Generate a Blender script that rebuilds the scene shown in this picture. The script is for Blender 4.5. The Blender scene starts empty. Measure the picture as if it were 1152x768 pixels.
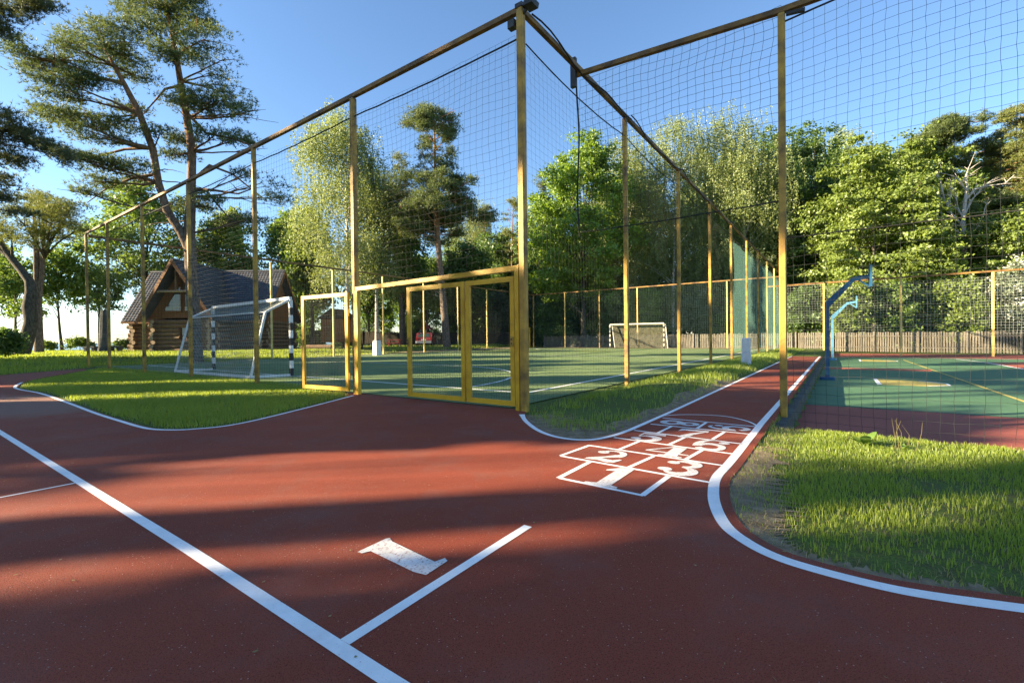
import bpy, math, random
import numpy as np
from mathutils import Vector, Matrix
from mathutils.geometry import tessellate_polygon

random.seed(7)
RNG = np.random.default_rng(11)
PI = math.pi
scene = bpy.context.scene
COL = scene.collection

# ------------------------------------------------------------------ camera
H_CAM, F_PX = 1.07, 516.0
CAM_R = (Matrix.Rotation(math.radians(90 - 0.44), 3, 'X') @ Matrix.Rotation(math.radians(-0.63), 3, 'Z'))

def ray(px, py):
    return CAM_R @ Vector(((px - 576) / F_PX, -(py - 384) / F_PX, -1.0))

def G(px, py, z=0.0):
    """surveyed ground point: where the sight line through a photo point meets height z"""
    d = ray(px, py)
    t = (z - H_CAM) / d.z
    return Vector((d.x * t, d.y * t, z))

def AT(px, py, Y):
    d = ray(px, py)
    t = Y / d.y
    return Vector((d.x * t, Y, H_CAM + d.z * t))

# field frame: T across (to the right), L along the long side of the pitch
_a = math.radians(35.5)
VV = Vector((math.sin(_a), math.cos(_a), 0))
EE = Vector((math.cos(_a), -math.sin(_a), 0))
ZZ = Vector((0, 0, 1))

def W(T, L, z=0.0):
    p = EE * T + VV * L
    return Vector((p.x, p.y, z))

def TL(x, y):
    return x * EE.x + y * EE.y, x * VV.x + y * VV.y

T_B, L_A = -3.76, 5.58           # the two near walls of the football cage
T_L, L_F = -26.8, 41.6           # the two far walls
COURT_Z = -0.33

# ------------------------------------------------------------------ nodes / materials
def mat(name):
    m = bpy.data.materials.new(name)
    m.use_nodes = True
    nt = m.node_tree
    nt.nodes.clear()
    out = nt.nodes.new('ShaderNodeOutputMaterial')
    return m, nt, out

def N(nt, typ, **kw):
    n = nt.nodes.new(typ)
    for k, v in kw.items():
        if k.startswith('i_'):
            key = k[2:]
            key = int(key) if key.isdigit() else key.replace('_', ' ')
            n.inputs[key].default_value = v
        else:
            setattr(n, k, v)
    return n

def c4(c): return (c[0], c[1], c[2], 1.0)

def ramp(nt, fac, stops):
    r = nt.nodes.new('ShaderNodeValToRGB')
    e = r.color_ramp.elements
    while len(e) < len(stops): e.new(0.5)
    for i, (p, c) in enumerate(stops):
        e[i].position = p
        e[i].color = c4(c) if len(c) == 3 else c
    nt.links.new(fac, r.inputs[0])
    return r.outputs[0]

def mixc(nt, fac, a, b):
    m = nt.nodes.new('ShaderNodeMix'); m.data_type = 'RGBA'
    for s, v in ((m.inputs[0], fac), (m.inputs[6], a), (m.inputs[7], b)):
        if hasattr(v, 'is_linked'): nt.links.new(v, s)
        elif isinstance(v, (int, float)): s.default_value = v
        else: s.default_value = c4(v)
    return m.outputs[2]

def noise(nt, scale, detail=4, rough=.55, coord='Object', vec=None):
    if vec is None:
        t = nt.nodes.new('ShaderNodeTexCoord'); vec = t.outputs[coord]
    n = N(nt, 'ShaderNodeTexNoise', i_Scale=scale, i_Detail=detail, i_Roughness=rough)
    nt.links.new(vec, n.inputs['Vector'])
    return n.outputs[0]

def stretch(nt, s, coord='Object'):
    t = nt.nodes.new('ShaderNodeTexCoord')
    m = nt.nodes.new('ShaderNodeMapping'); m.inputs['Scale'].default_value = s
    nt.links.new(t.outputs[coord], m.inputs[0])
    return m.outputs[0]

def principled(nt, out, color, rough=.7, bump=None, bump_d=.01, spec=.3, metal=0):
    p = nt.nodes.new('ShaderNodeBsdfPrincipled')
    if hasattr(color, 'is_linked'): nt.links.new(color, p.inputs['Base Color'])
    else: p.inputs['Base Color'].default_value = c4(color)
    if hasattr(rough, 'is_linked'): nt.links.new(rough, p.inputs['Roughness'])
    else: p.inputs['Roughness'].default_value = rough
    p.inputs['Specular IOR Level'].default_value = spec
    p.inputs['Metallic'].default_value = metal
    if bump is not None:
        b = N(nt, 'ShaderNodeBump', i_Strength=1.0, i_Distance=bump_d)
        nt.links.new(bump, b.inputs['Height'])
        nt.links.new(b.outputs[0], p.inputs['Normal'])
    nt.links.new(p.outputs[0], out.inputs[0])
    return p

def speck_mat(name, c1, c2, scale=4, rough=.7, fine=60, lo=.35, hi=.65, bump_d=.003, spec=.3, metal=0, vec_s=None):
    m, nt, out = mat(name)
    v = stretch(nt, vec_s) if vec_s else None
    n = noise(nt, scale, 6, .6, vec=v)
    col = ramp(nt, n, [(lo, c1), (hi, c2)])
    f = noise(nt, fine, 3)
    principled(nt, out, col, rough, f, bump_d, spec, metal)
    return m

def leaf_mat(name, ca, cb, trans=.35, tcol=None, var=.35):
    m, nt, out = mat(name)
    at = N(nt, 'ShaderNodeAttribute', attribute_name='tint')
    big = noise(nt, .35, 3)
    s = N(nt, 'ShaderNodeMath', operation='MULTIPLY_ADD', i_1=.65, i_2=0.0)
    nt.links.new(at.outputs['Fac'], s.inputs[0])
    a2 = N(nt, 'ShaderNodeMath', operation='MULTIPLY_ADD', i_1=.7)
    nt.links.new(big, a2.inputs[0]); nt.links.new(s.outputs[0], a2.inputs[2])
    col = ramp(nt, a2.outputs[0], [(.2, ca), (.95, cb)])
    d = nt.nodes.new('ShaderNodeBsdfDiffuse'); nt.links.new(col, d.inputs[0])
    t = nt.nodes.new('ShaderNodeBsdfTranslucent')
    tm = mixc(nt, .45, col, tcol or (cb[0] * 1.5, cb[1] * 1.4, cb[2] * .6))
    nt.links.new(tm, t.inputs[0])
    mx = N(nt, 'ShaderNodeMixShader', i_0=trans)
    nt.links.new(d.outputs[0], mx.inputs[1]); nt.links.new(t.outputs[0], mx.inputs[2])
    gl = N(nt, 'ShaderNodeBsdfGlossy', i_Roughness=.5); gl.inputs[0].default_value = (.8, .85, .9, 1)
    m2 = N(nt, 'ShaderNodeMixShader', i_0=.035)
    nt.links.new(mx.outputs[0], m2.inputs[1]); nt.links.new(gl.outputs[0], m2.inputs[2])
    nt.links.new(m2.outputs[0], out.inputs[0])
    return m

M = {}

def build_materials():
    # ---- red rubber with pale granules and a worn gravelly patch
    m, nt, out = mat('red_rubber'); M['rubber'] = m
    big = noise(nt, .55, 5, .6)
    base = ramp(nt, big, [(.3, (.245, .060, .032)), (.7, (.345, .084, .043))])
    gr = noise(nt, 170, 2, .8)
    base = mixc(nt, gr, base, (.12, .03, .024)) if False else base
    gcol = ramp(nt, gr, [(.38, (.10, .022, .018)), (.5, (.5, .5, .5)), (.64, (.40, .13, .09))])
    ov = nt.nodes.new('ShaderNodeMix'); ov.data_type = 'RGBA'; ov.blend_type = 'OVERLAY'; ov.inputs[0].default_value = .85
    nt.links.new(base, ov.inputs[6]); nt.links.new(gcol, ov.inputs[7])
    col = ov.outputs[2]
    tc = nt.nodes.new('ShaderNodeTexCoord')
    vo = N(nt, 'ShaderNodeTexVoronoi', i_Scale=52.0); nt.links.new(tc.outputs['Object'], vo.inputs['Vector'])
    sp = N(nt, 'ShaderNodeMath', operation='LESS_THAN', i_1=.12); nt.links.new(vo.outputs['Distance'], sp.inputs[0])
    sep = nt.nodes.new('ShaderNodeSeparateColor'); nt.links.new(vo.outputs['Color'], sep.inputs[0])
    pick = N(nt, 'ShaderNodeMath', operation='GREATER_THAN', i_1=.62); nt.links.new(sep.outputs[0], pick.inputs[0])
    an = N(nt, 'ShaderNodeMath', operation='MULTIPLY'); nt.links.new(sp.outputs[0], an.inputs[0]); nt.links.new(pick.outputs[0], an.inputs[1])
    col = mixc(nt, an.outputs[0], col, (.42, .30, .25))
    # worn, gravel-dusted corner by the path
    mp = nt.nodes.new('ShaderNodeMapping'); mp.vector_type = 'TEXTURE'
    wp = G(15, 455)
    mp.inputs['Location'].default_value = (wp.x, wp.y, 0); mp.inputs['Scale'].default_value = (3.0, 1.9, 1)
    nt.links.new(tc.outputs['Object'], mp.inputs[0])
    ln = N(nt, 'ShaderNodeVectorMath', operation='LENGTH'); nt.links.new(mp.outputs[0], ln.inputs[0])
    nn = noise(nt, 1.6, 6, .7)
    ad = N(nt, 'ShaderNodeMath', operation='ADD'); nt.links.new(ln.outputs['Value'], ad.inputs[0]); nt.links.new(nn, ad.inputs[1])
    wear = ramp(nt, ad.outputs[0], [(.95, (1, 1, 1)), (1.0, (0, 0, 0))])
    wr = nt.nodes.new('ShaderNodeMapRange'); wr.inputs[1].default_value = 1.15; wr.inputs[2].default_value = 1.6
    wr.inputs[3].default_value = .62; wr.inputs[4].default_value = 0
    nt.links.new(ad.outputs[0], wr.inputs[0])
    pebble = ramp(nt, noise(nt, 60, 4, .7), [(.35, (.14, .095, .072)), (.65, (.32, .235, .18))])
    col = mixc(nt, wr.outputs[0], col, pebble)
    # dust and faint stains
    st = ramp(nt, noise(nt, 1.3, 6, .7), [(.48, (0, 0, 0)), (.78, (.55, .55, .55))])
    col = mixc(nt, st, col, (.20, .105, .085))
    dk = ramp(nt, noise(nt, .9, 7, .72, vec=stretch(nt, (1.0, .45, 1))), [(.56, (0, 0, 0)), (.76, (.45, .45, .45))])
    col = mixc(nt, dk, col, (.13, .032, .024))
    principled(nt, out, col, .78, gr, .004, .25)

    m, nt, out = mat('white_paint'); M['white_line'] = m
    a = ramp(nt, noise(nt, 6, 5, .7), [(.3, (.76, .76, .74)), (.6, (.88, .88, .86))])
    f = ramp(nt, noise(nt, 110, 4, .8), [(.315, (1, 1, 1)), (.36, (0, 0, 0))])
    e2 = ramp(nt, noise(nt, 2.2, 5, .7), [(.60, (0, 0, 0)), (.85, (.55, .55, .55))])
    col = mixc(nt, f, a, (.27, .10, .08)); col = mixc(nt, e2, col, (.55, .46, .42))
    principled(nt, out, col, .65, noise(nt, 170, 2, .8), .002)
    m, nt, out = mat('worn_white_paint'); M['worn_paint'] = m
    f = ramp(nt, noise(nt, 75, 4, .75), [(.40, (0, 0, 0)), (.54, (1, 1, 1))])
    col = mixc(nt, f, (.26, .085, .06), (.62, .61, .59))
    principled(nt, out, col, .75, f, .001)

    m, nt, out = mat('thin_white_paint'); M['digit_paint'] = m
    f = ramp(nt, noise(nt, 60, 4, .75), [(.33, (0, 0, 0)), (.47, (1, 1, 1))])
    col = mixc(nt, f, (.28, .10, .075), ramp(nt, noise(nt, 8, 4), [(.3, (.56, .55, .53)), (.7, (.72, .71, .69))]))
    principled(nt, out, col, .75, f, .001)
    m, nt, out = mat('artificial_turf'); M['turf'] = m
    a = noise(nt, 2.0, 4); b = noise(nt, 120, 3, .7)
    col = ramp(nt, a, [(.35, (.120, .175, .072)), (.65, (.170, .230, .098))])
    col = mixc(nt, ramp(nt, b, [(.4, (0, 0, 0)), (.7, (.45, .45, .45))]), col, (.085, .14, .06))
    principled(nt, out, col, .8, b, .01, .2)

    m, nt, out = mat('court_green'); M['court_green'] = m
    a = noise(nt, .8, 5); col = ramp(nt, a, [(.3, (.066, .150, .078)), (.7, (.095, .195, .105))])
    principled(nt, out, col, .7, noise(nt, 150, 3), .002, .25)
    m, nt, out = mat('court_red'); M['court_red'] = m
    a = noise(nt, .8, 5); col = ramp(nt, a, [(.3, (.26, .072, .052)), (.7, (.34, .095, .068))])
    principled(nt, out, col, .75, noise(nt, 150, 3), .003, .25)
    M['court_yellow'] = speck_mat('court_yellow', (.45, .36, .09), (.55, .44, .12), 3, .7)
    M['court_orange'] = speck_mat('court_orange_line', (.35, .10, .06), (.45, .13, .08), 3, .7)
    M['concrete'] = speck_mat('kerb_concrete', (.045, .052, .046), (.10, .108, .095), 5, .85)
    M['pale_concrete'] = speck_mat('pale_painted_concrete', (.50, .52, .54), (.62, .64, .66), 6, .75)
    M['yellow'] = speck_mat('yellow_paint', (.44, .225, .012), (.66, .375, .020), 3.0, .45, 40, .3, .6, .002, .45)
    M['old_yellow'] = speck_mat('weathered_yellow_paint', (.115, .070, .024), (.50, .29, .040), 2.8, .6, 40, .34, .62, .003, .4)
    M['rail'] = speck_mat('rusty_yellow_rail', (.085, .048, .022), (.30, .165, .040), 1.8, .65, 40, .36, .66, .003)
    M['pale_yellow'] = speck_mat('pale_yellow_paint', (.50, .36, .10), (.66, .49, .17), 2, .5)
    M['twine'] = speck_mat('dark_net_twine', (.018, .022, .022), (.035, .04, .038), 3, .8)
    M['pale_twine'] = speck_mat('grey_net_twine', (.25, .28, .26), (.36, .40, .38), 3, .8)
    M['teal_twine'] = speck_mat('teal_net_twine', (.05, .10, .095), (.08, .14, .13), 3, .8)
    M['rope'] = speck_mat('black_rope', (.012, .012, .012), (.03, .03, .03), 10, .8)
    M['black_metal'] = speck_mat('black_metal', (.02, .02, .02), (.045, .043, .04), 5, .5)
    M['white_metal'] = speck_mat('white_painted_metal', (.60, .60, .58), (.74, .74, .72), 4, .5)
    M['dull_white'] = speck_mat('dull_white_paint', (.36, .35, .30), (.48, .47, .41), 4, .6)
    M['beige_twine'] = speck_mat('beige_net_twine', (.20, .19, .13), (.28, .27, .19), 3, .8)
    M['black_paint'] = speck_mat('black_paint', (.015, .016, .018), (.03, .03, .03), 5, .5)
    M['blue_metal'] = speck_mat('blue_painted_metal', (.010, .060, .135), (.020, .095, .19), 3, .45)
    M['light_blue_metal'] = speck_mat('light_blue_painted_metal', (.08, .22, .35), (.12, .29, .43), 3, .45)
    # shade cloth
    m, nt, out = mat('teal_shade_cloth'); M['shade_cloth'] = m
    d = nt.nodes.new('ShaderNodeBsdfDiffuse')
    nt.links.new(ramp(nt, noise(nt, 1.2, 4), [(.3, (.09, .21, .19)), (.7, (.15, .30, .27))]), d.inputs[0])
    tl = nt.nodes.new('ShaderNodeBsdfTranslucent'); tl.inputs[0].default_value = (.2, .42, .38, 1)
    mm = N(nt, 'ShaderNodeMixShader', i_0=.5); nt.links.new(d.outputs[0], mm.inputs[1]); nt.links.new(tl.outputs[0], mm.inputs[2])
    tr = nt.nodes.new('ShaderNodeBsdfTransparent')
    mx = N(nt, 'ShaderNodeMixShader', i_0=.26); nt.links.new(tr.outputs[0], mx.inputs[1]); nt.links.new(mm.outputs[0], mx.inputs[2])
    nt.links.new(mx.outputs[0], out.inputs[0])
    # wood
    M['log'] = speck_mat('weathered_log', (.13, .078, .045), (.27, .18, .11), 3, .8, 30, .3, .7, .01, .2, vec_s=(.6, 5, 5))
    M['log_end'] = speck_mat('pale_log_end', (.30, .22, .14), (.46, .36, .25), 7, .85)
    M['brown_board'] = speck_mat('brown_board', (.16, .072, .032), (.27, .13, .06), 3, .7, 30, .3, .7, .006, .25, vec_s=(6, 6, .7))
    M['orange_board'] = speck_mat('orange_brown_board', (.24, .075, .025), (.36, .13, .045), 3, .65, 30, .3, .7, .006, .25, vec_s=(6, 6, .7))
    M['picket'] = speck_mat('weathered_picket', (.10, .088, .070), (.25, .225, .185), 3, .9, 40, .3, .7, .006, .15, vec_s=(7, 7, .8))
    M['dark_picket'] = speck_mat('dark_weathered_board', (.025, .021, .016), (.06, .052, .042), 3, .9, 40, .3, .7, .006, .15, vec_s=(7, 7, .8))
    m, nt, out = mat('dark_roof_tile'); M['roof'] = m
    col = ramp(nt, noise(nt, 2.2, 6, .7), [(.3, (.045, .048, .060)), (.7, (.105, .108, .120))])
    principled(nt, out, col, .5, noise(nt, 40, 3), .004, .4)
    m, nt, out = mat('window_glass'); M['glass'] = m
    principled(nt, out, (.035, .06, .07), .08, None, spec=.8)
    M['blind'] = speck_mat('white_blind', (.45, .47, .48), (.55, .57, .58), 3, .8)
    M['stone'] = speck_mat('grey_stone', (.05, .055, .058), (.11, .115, .115), 4, .9, 30, bump_d=.01)
    M['red_paint'] = speck_mat('red_paint', (.17, .022, .026), (.25, .04, .042), 4, .45, spec=.4)
    M['tyre'] = speck_mat('tyre_rubber', (.012, .012, .012), (.025, .025, .025), 8, .8)
    M['lamp_red'] = speck_mat('red_lamp_lens', (.35, .01, .01), (.45, .02, .02), 8, .2, spec=.6)
    M['silver'] = speck_mat('silver_trim', (.35, .36, .38), (.45, .46, .48), 8, .35, metal=.6)
    # bark
    m, nt, out = mat('pine_bark'); M['pine_bark'] = m
    tc = nt.nodes.new('ShaderNodeTexCoord'); se = nt.nodes.new('ShaderNodeSeparateXYZ'); nt.links.new(tc.outputs['Object'], se.inputs[0])
    mr = N(nt, 'ShaderNodeMapRange'); mr.inputs[1].default_value = 5.5; mr.inputs[2].default_value = 14.0
    nt.links.new(se.outputs[2], mr.inputs[0])
    v = stretch(nt, (5, 5, 1.6)); nn = noise(nt, 2.5, 5, .65, vec=v)
    lo = ramp(nt, nn, [(.35, (.065, .052, .043)), (.65, (.22, .175, .145))])
    hi = ramp(nt, nn, [(.35, (.13, .068, .035)), (.65, (.30, .165, .085))])
    principled(nt, out, mixc(nt, mr.outputs[0], lo, hi), .9, nn, .04, .15)
    m, nt, out = mat('grey_bark'); M['bark'] = m
    v = stretch(nt, (5, 5, 1.4)); nn = noise(nt, 2.5, 5, .65, vec=v)
    principled(nt, out, ramp(nt, nn, [(.35, (.04, .036, .03)), (.65, (.13, .115, .095))]), .9, nn, .03, .15)
    m, nt, out = mat('birch_bark'); M['birch_bark'] = m
    v = stretch(nt, (1.2, 1.2, 5)); nn = noise(nt, 1.8, 4, .6, vec=v)
    principled(nt, out, ramp(nt, nn, [(.36, (.03, .028, .025)), (.44, (.45, .43, .40)), (.7, (.58, .56, .52))]), .8, nn, .006, .2)
    m, nt, out = mat('bleached_dead_wood'); M['dead'] = m
    v = stretch(nt, (4, 4, 1)); nn = noise(nt, 2.5, 5, .6, vec=v)
    principled(nt, out, ramp(nt, nn, [(.35, (.30, .27, .24)), (.65, (.52, .48, .44))]), .85, nn, .01, .15)
    # leaves
    M['oak_leaf'] = leaf_mat('oak_leaf', (.085, .155, .020), (.200, .310, .036), .50)
    M['lime_leaf'] = leaf_mat('lime_leaf', (.085, .135, .026), (.200, .270, .050), .44)
    M['dark_leaf'] = leaf_mat('dark_leaf', (.048, .100, .024), (.120, .195, .044), .46)
    M['mid_leaf'] = leaf_mat('mid_leaf', (.062, .115, .022), (.155, .235, .042), .48)
    M['birch_leaf'] = leaf_mat('birch_leaf', (.11, .155, .045), (.235, .285, .10), .46)
    M['silver_leaf'] = leaf_mat('silver_leaf', (.075, .10, .06), (.17, .21, .14), .3)
    M['blossom'] = leaf_mat('white_blossom', (.50, .52, .46), (.72, .73, .68), .3, (.6, .62, .5))
    M['needle'] = leaf_mat('pine_needle', (.050, .092, .032), (.140, .178, .054), .38)
    M['dark_needle'] = leaf_mat('dark_pine_needle', (.042, .066, .030), (.115, .132, .048), .32)
    M['gold_needle'] = leaf_mat('olive_pine_needle', (.085, .120, .030), (.200, .222, .062), .38)
    M['grass'] = leaf_mat('grass_blade', (.140, .215, .024), (.310, .385, .050), .50)
    M['weed_leaf'] = leaf_mat('weed_leaf', (.12, .21, .04), (.20, .30, .06), .4)
    M['dry_grass'] = leaf_mat('dry_grass_blade', (.20, .17, .07), (.34, .30, .14), .35)
    # ground
    m, nt, out = mat('grass_ground'); M['ground'] = m
    a = noise(nt, .22, 6, .65); b = noise(nt, 9, 5, .7)
    g1 = ramp(nt, a, [(.32, (.085, .145, .024)), (.58, (.125, .195, .032)), (.74, (.16, .165, .060))])
    col = mixc(nt, ramp(nt, b, [(.44, (0, 0, 0)), (.66, (.85, .85, .85))]), g1, (.115, .092, .052))
    fine = noise(nt, 70, 4, .8)
    col = mixc(nt, ramp(nt, fine, [(.40, (.7, .7, .7)), (.56, (0, 0, 0))]), col, (.045, .050, .018))
    col = mixc(nt, ramp(nt, noise(nt, 130, 3, .8), [(.56, (0, 0, 0)), (.66, (.6, .6, .6))]), col, (.25, .22, .11))
    principled(nt, out, col, .95, b, .03, .1)
    m, nt, out = mat('sea_water'); M['sea'] = m
    principled(nt, out, (.10, .14, .16), .25, noise(nt, .5, 4), .05, .5)
    m, nt, out = mat('sand_soil'); M['sand'] = m
    b = noise(nt, 5, 5, .7)
    principled(nt, out, ramp(nt, b, [(.35, (.20, .16, .09)), (.65, (.32, .27, .16))]), .95, b, .02, .1)

build_materials()

# ------------------------------------------------------------------ object helpers
def thing(name, label, cat, loc=(0, 0, 0), group=None):
    o = bpy.data.objects.new(name, None)
    COL.objects.link(o)
    o.location = loc
    o.empty_display_size = .3
    tag(o, label, cat, group)
    return o

def tag(o, label=None, cat=None, group=None, kind=None):
    if label: o['label'] = label
    if cat: o['category'] = cat
    if group: o['group'] = group
    if kind: o['kind'] = kind
    return o

def world_loc(o):
    v = Vector(o.location)
    while o.parent:
        o = o.parent
        v = v + Vector(o.location)
    return v

def link(name, me, parent=None, label=None):
    o = bpy.data.objects.new(name, me)
    COL.objects.link(o)
    if parent: o.parent = parent
    if label: o['label'] = label
    return o

def np_mesh(name, V, tris=None, quads=None, material=None, tint=None, smooth=False):
    me = bpy.data.meshes.new(name)
    V = np.asarray(V, np.float32)
    me.vertices.add(len(V)); me.vertices.foreach_set('co', V.ravel())
    li, ls, off = [], [], 0
    if tris is not None and len(tris):
        t = np.asarray(tris, np.int32); li.append(t.ravel()); ls.append(off + 3 * np.arange(len(t))); off += 3 * len(t)
    if quads is not None and len(quads):
        q = np.asarray(quads, np.int32); li.append(q.ravel()); ls.append(off + 4 * np.arange(len(q))); off += 4 * len(q)
    li = np.concatenate(li).astype(np.int32); ls = np.concatenate(ls).astype(np.int32)
    me.loops.add(len(li)); me.loops.foreach_set('vertex_index', li)
    me.polygons.add(len(ls)); me.polygons.foreach_set('loop_start', ls)
    if smooth: me.polygons.foreach_set('use_smooth', np.ones(len(ls), bool))
    me.update(calc_edges=True)
    if tint is not None:
        a = me.attributes.new('tint', 'FLOAT', 'FACE'); a.data.foreach_set('value', np.asarray(tint, np.float32))
    if material: me.materials.append(material)
    return me

class MB:
    """collects shapes in world space, then links them as one mesh object"""
    def __init__(s): s.v = []; s.f = []
    def add(s, verts, faces):
        b = len(s.v); s.v += [Vector(p) for p in verts]; s.f += [tuple(i + b for i in f) for f in faces]
        return s
    def box(s, c, hx, hy, hz, ax=None, ay=None, az=None, bev=0):
        ax = ax or Vector((1, 0, 0)); ay = ay or Vector((0, 1, 0)); az = az or ZZ
        c = Vector(c)
        if bev <= 0:
            P = [c + ax * (hx * i) + ay * (hy * j) + az * (hz * k) for k in (-1, 1) for j in (-1, 1) for i in (-1, 1)]
            s.add(P, [(0, 2, 3, 1), (4, 5, 7, 6), (0, 1, 5, 4), (2, 6, 7, 3), (0, 4, 6, 2), (1, 3, 7, 5)])
        else:   # chamfered along the long vertical edges and the top
            b = bev
            ring = [(-hx + b, -hy), (hx - b, -hy), (hx, -hy + b), (hx, hy - b), (hx - b, hy), (-hx + b, hy), (-hx, hy - b), (-hx, -hy + b)]
            ring2 = [(x * (hx - b) / hx, y * (hy - b) / hy) for x, y in ring]
            lv = [(ring, -hz), (ring, hz - b), (ring2, hz)]
            P = []
            for rg, z in lv: P += [c + ax * x + ay * y + az * z for x, y in rg]
            F = [tuple(range(7, -1, -1)), tuple(range(16, 24))]
            for l in (0, 1):
                for i in range(8):
                    F.append((l * 8 + i, l * 8 + (i + 1) % 8, l * 8 + 8 + (i + 1) % 8, l * 8 + 8 + i))
            s.add(P, F)
        return s
    def bar(s, p, q, w, h=None, up=ZZ):
        """rectangular bar from p to q"""
        p = Vector(p); q = Vector(q); h = h or w
        d = (q - p); ln = d.length; d.normalize()
        if abs(d.dot(up)) > .99: up = VV
        side = d.cross(up).normalized(); u2 = side.cross(d).normalized()
        return s.box((p + q) / 2, ln / 2, w / 2, h / 2, d, side, u2)
    def tube(s, pts, r, n=8, cap=True):
        V_, Q = tube_np([list(p) for p in pts], [r] * len(pts) if not hasattr(r, '__len__') else r, n)
        F = [tuple(int(i) for i in q) for q in Q]
        if cap:
            F.append(tuple(range(n - 1, -1, -1))); F.append(tuple(range(len(V_) - n, len(V_))))
        return s.add([Vector(map(float, p)) for p in V_], F)
    def prism(s, poly, o, ax, ay, az, h):
        """2-D outline extruded by h along az"""
        n = len(poly)
        P = [o + ax * x + ay * y for x, y in poly] + [o + ax * x + ay * y + az * h for x, y in poly]
        F = [(i, (i + 1) % n, n + (i + 1) % n, n + i) for i in range(n)]
        tr = tessellate_polygon([[Vector((x, y, 0)) for x, y in poly]])
        F += [tuple(t) for t in tr] + [tuple(n + i for i in reversed(t)) for t in tr]
        return s.add(P, F)
    def build2(s, other, name, m1, m2, parent, smooth=False):
        """this builder's shapes and another's as one mesh with two materials"""
        n1 = len(s.f); s.add(other.v, other.f)
        o = s.build(name, m1, parent, None, smooth); o.data.materials.append(m2)
        o.data.polygons.foreach_set('material_index', [0] * n1 + [1] * (len(s.f) - n1)); o.data.update()
        return o
    def build(s, name, material, parent=None, label=None, smooth=False):
        me = bpy.data.meshes.new(name)
        off = world_loc(parent) if parent else Vector((0, 0, 0))
        me.from_pydata([tuple(p - off) for p in s.v], [], s.f)
        if material: me.materials.append(material)
        if smooth: me.polygons.foreach_set('use_smooth', [True] * len(me.polygons))
        me.update()
        return link(name, me, parent, label)

def tube_np(pts, radii, n=6):
    P = np.asarray(pts, float); k = len(P)
    T = np.gradient(P, axis=0); T /= np.linalg.norm(T, axis=1)[:, None] + 1e-9
    ref = np.array([0., 0., 1.]) if abs(T[:, 2]).mean() < .8 else np.array([1., .3, 0.])
    A = np.cross(T, ref); A /= np.linalg.norm(A, axis=1)[:, None] + 1e-9
    B = np.cross(T, A)
    th = np.arange(n) * 2 * PI / n
    R = np.asarray(radii, float)
    V_ = P[:, None, :] + R[:, None, None] * (np.cos(th)[None, :, None] * A[:, None, :] + np.sin(th)[None, :, None] * B[:, None, :])
    i = np.arange(k - 1)[:, None] * n; j = np.arange(n)[None, :]; j2 = (j + 1) % n
    Q = np.stack([i + j, i + j2, i + n + j2, i + n + j], -1).reshape(-1, 4)
    return V_.reshape(-1, 3), Q

class Tubes:
    def __init__(s): s.V = []; s.Q = []; s.n = 0
    def add(s, pts, radii, n=6):
        if not hasattr(radii, '__len__'): radii = [radii] * len(pts)
        v, q = tube_np(pts, radii, n)
        s.V.append(v); s.Q.append(q + s.n); s.n += len(v)
    def mesh(s, name, material, smooth=True, off=None):
        V_ = np.concatenate(s.V)
        if off is not None: V_ = V_ - np.array(off)
        return np_mesh(name, V_, quads=np.concatenate(s.Q), material=material, smooth=smooth)

def structure(name, mb_or_me, material=None):
    o = mb_or_me.build(name, material) if isinstance(mb_or_me, MB) else link(name, mb_or_me)
    o['kind'] = 'structure'
    return o

def smooth_curve(pts, sub=6):
    """Catmull-Rom through the surveyed points"""
    P = [Vector(p) for p in pts]; out = []
    for i in range(len(P) - 1):
        p0 = P[max(i - 1, 0)]; p1 = P[i]; p2 = P[i + 1]; p3 = P[min(i + 2, len(P) - 1)]
        for k in range(sub):
            t = k / sub
            out.append(.5 * ((2 * p1) + (p2 - p0) * t + (2 * p0 - 5 * p1 + 4 * p2 - p3) * t * t + (3 * p1 - p0 - 3 * p2 + p3) * t ** 3))
    out.append(P[-1]); return out

def offset_line(pts, d):
    out = []
    for i, p in enumerate(pts):
        a = pts[max(i - 1, 0)]; b = pts[min(i + 1, len(pts) - 1)]
        t = (b - a); t.z = 0; t.normalize()
        out.append(p + Vector((-t.y, t.x, 0)) * d)
    return out

def ribbon(mb, pts, w, z=None, ends=None):
    """painted line of width w along pts"""
    ws = w if hasattr(w, '__len__') else [w] * len(pts)
    V_ = []
    for i, p in enumerate(pts):
        a = pts[max(i - 1, 0)]; b = pts[min(i + 1, len(pts) - 1)]
        t = (b - a); t.z = 0; t.normalize(); nrm = Vector((-t.y, t.x, 0))
        zz = p.z if z is None else z
        for s_ in (1, -1):
            q = p + nrm * (ws[i] / 2 * s_); V_.append((q.x, q.y, zz))
    F = [(2 * i + 1, 2 * i + 3, 2 * i + 2, 2 * i) for i in range(len(pts) - 1)]
    mb.add(V_, F)
    return mb

def flat(mb, poly, z):
    P = [Vector((p[0], p[1], z)) for p in poly]
    tr = tessellate_polygon([P])
    F = []
    for t in tr:
        a, b, c = (P[i] for i in t)
        F.append(tuple(t) if (b - a).cross(c - a).z > 0 else tuple(reversed(t)))
    mb.add(P, F); return mb

def in_poly(x, y, poly):
    inside = np.zeros(len(x), bool); n = len(poly)
    for i in range(n):
        x1, y1 = poly[i][0], poly[i][1]; x2, y2 = poly[(i + 1) % n][0], poly[(i + 1) % n][1]
        c = ((y1 > y) != (y2 > y)) & (x < (x2 - x1) * (y - y1) / (y2 - y1 + 1e-12) + x1)
        inside ^= c
    return inside

def wob(x, y, s=1.0, ph=0.0):
    x = x * s; y = y * s
    return (np.sin(1.3 * x + 2.1 * y + ph) + np.sin(2.7 * x - 1.9 * y + 1.7 + ph) + np.sin(-1.1 * x + 3.3 * y + .6 + 2 * ph) + np.sin(4.9 * x + 3.7 * y + ph)) / 4

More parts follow.
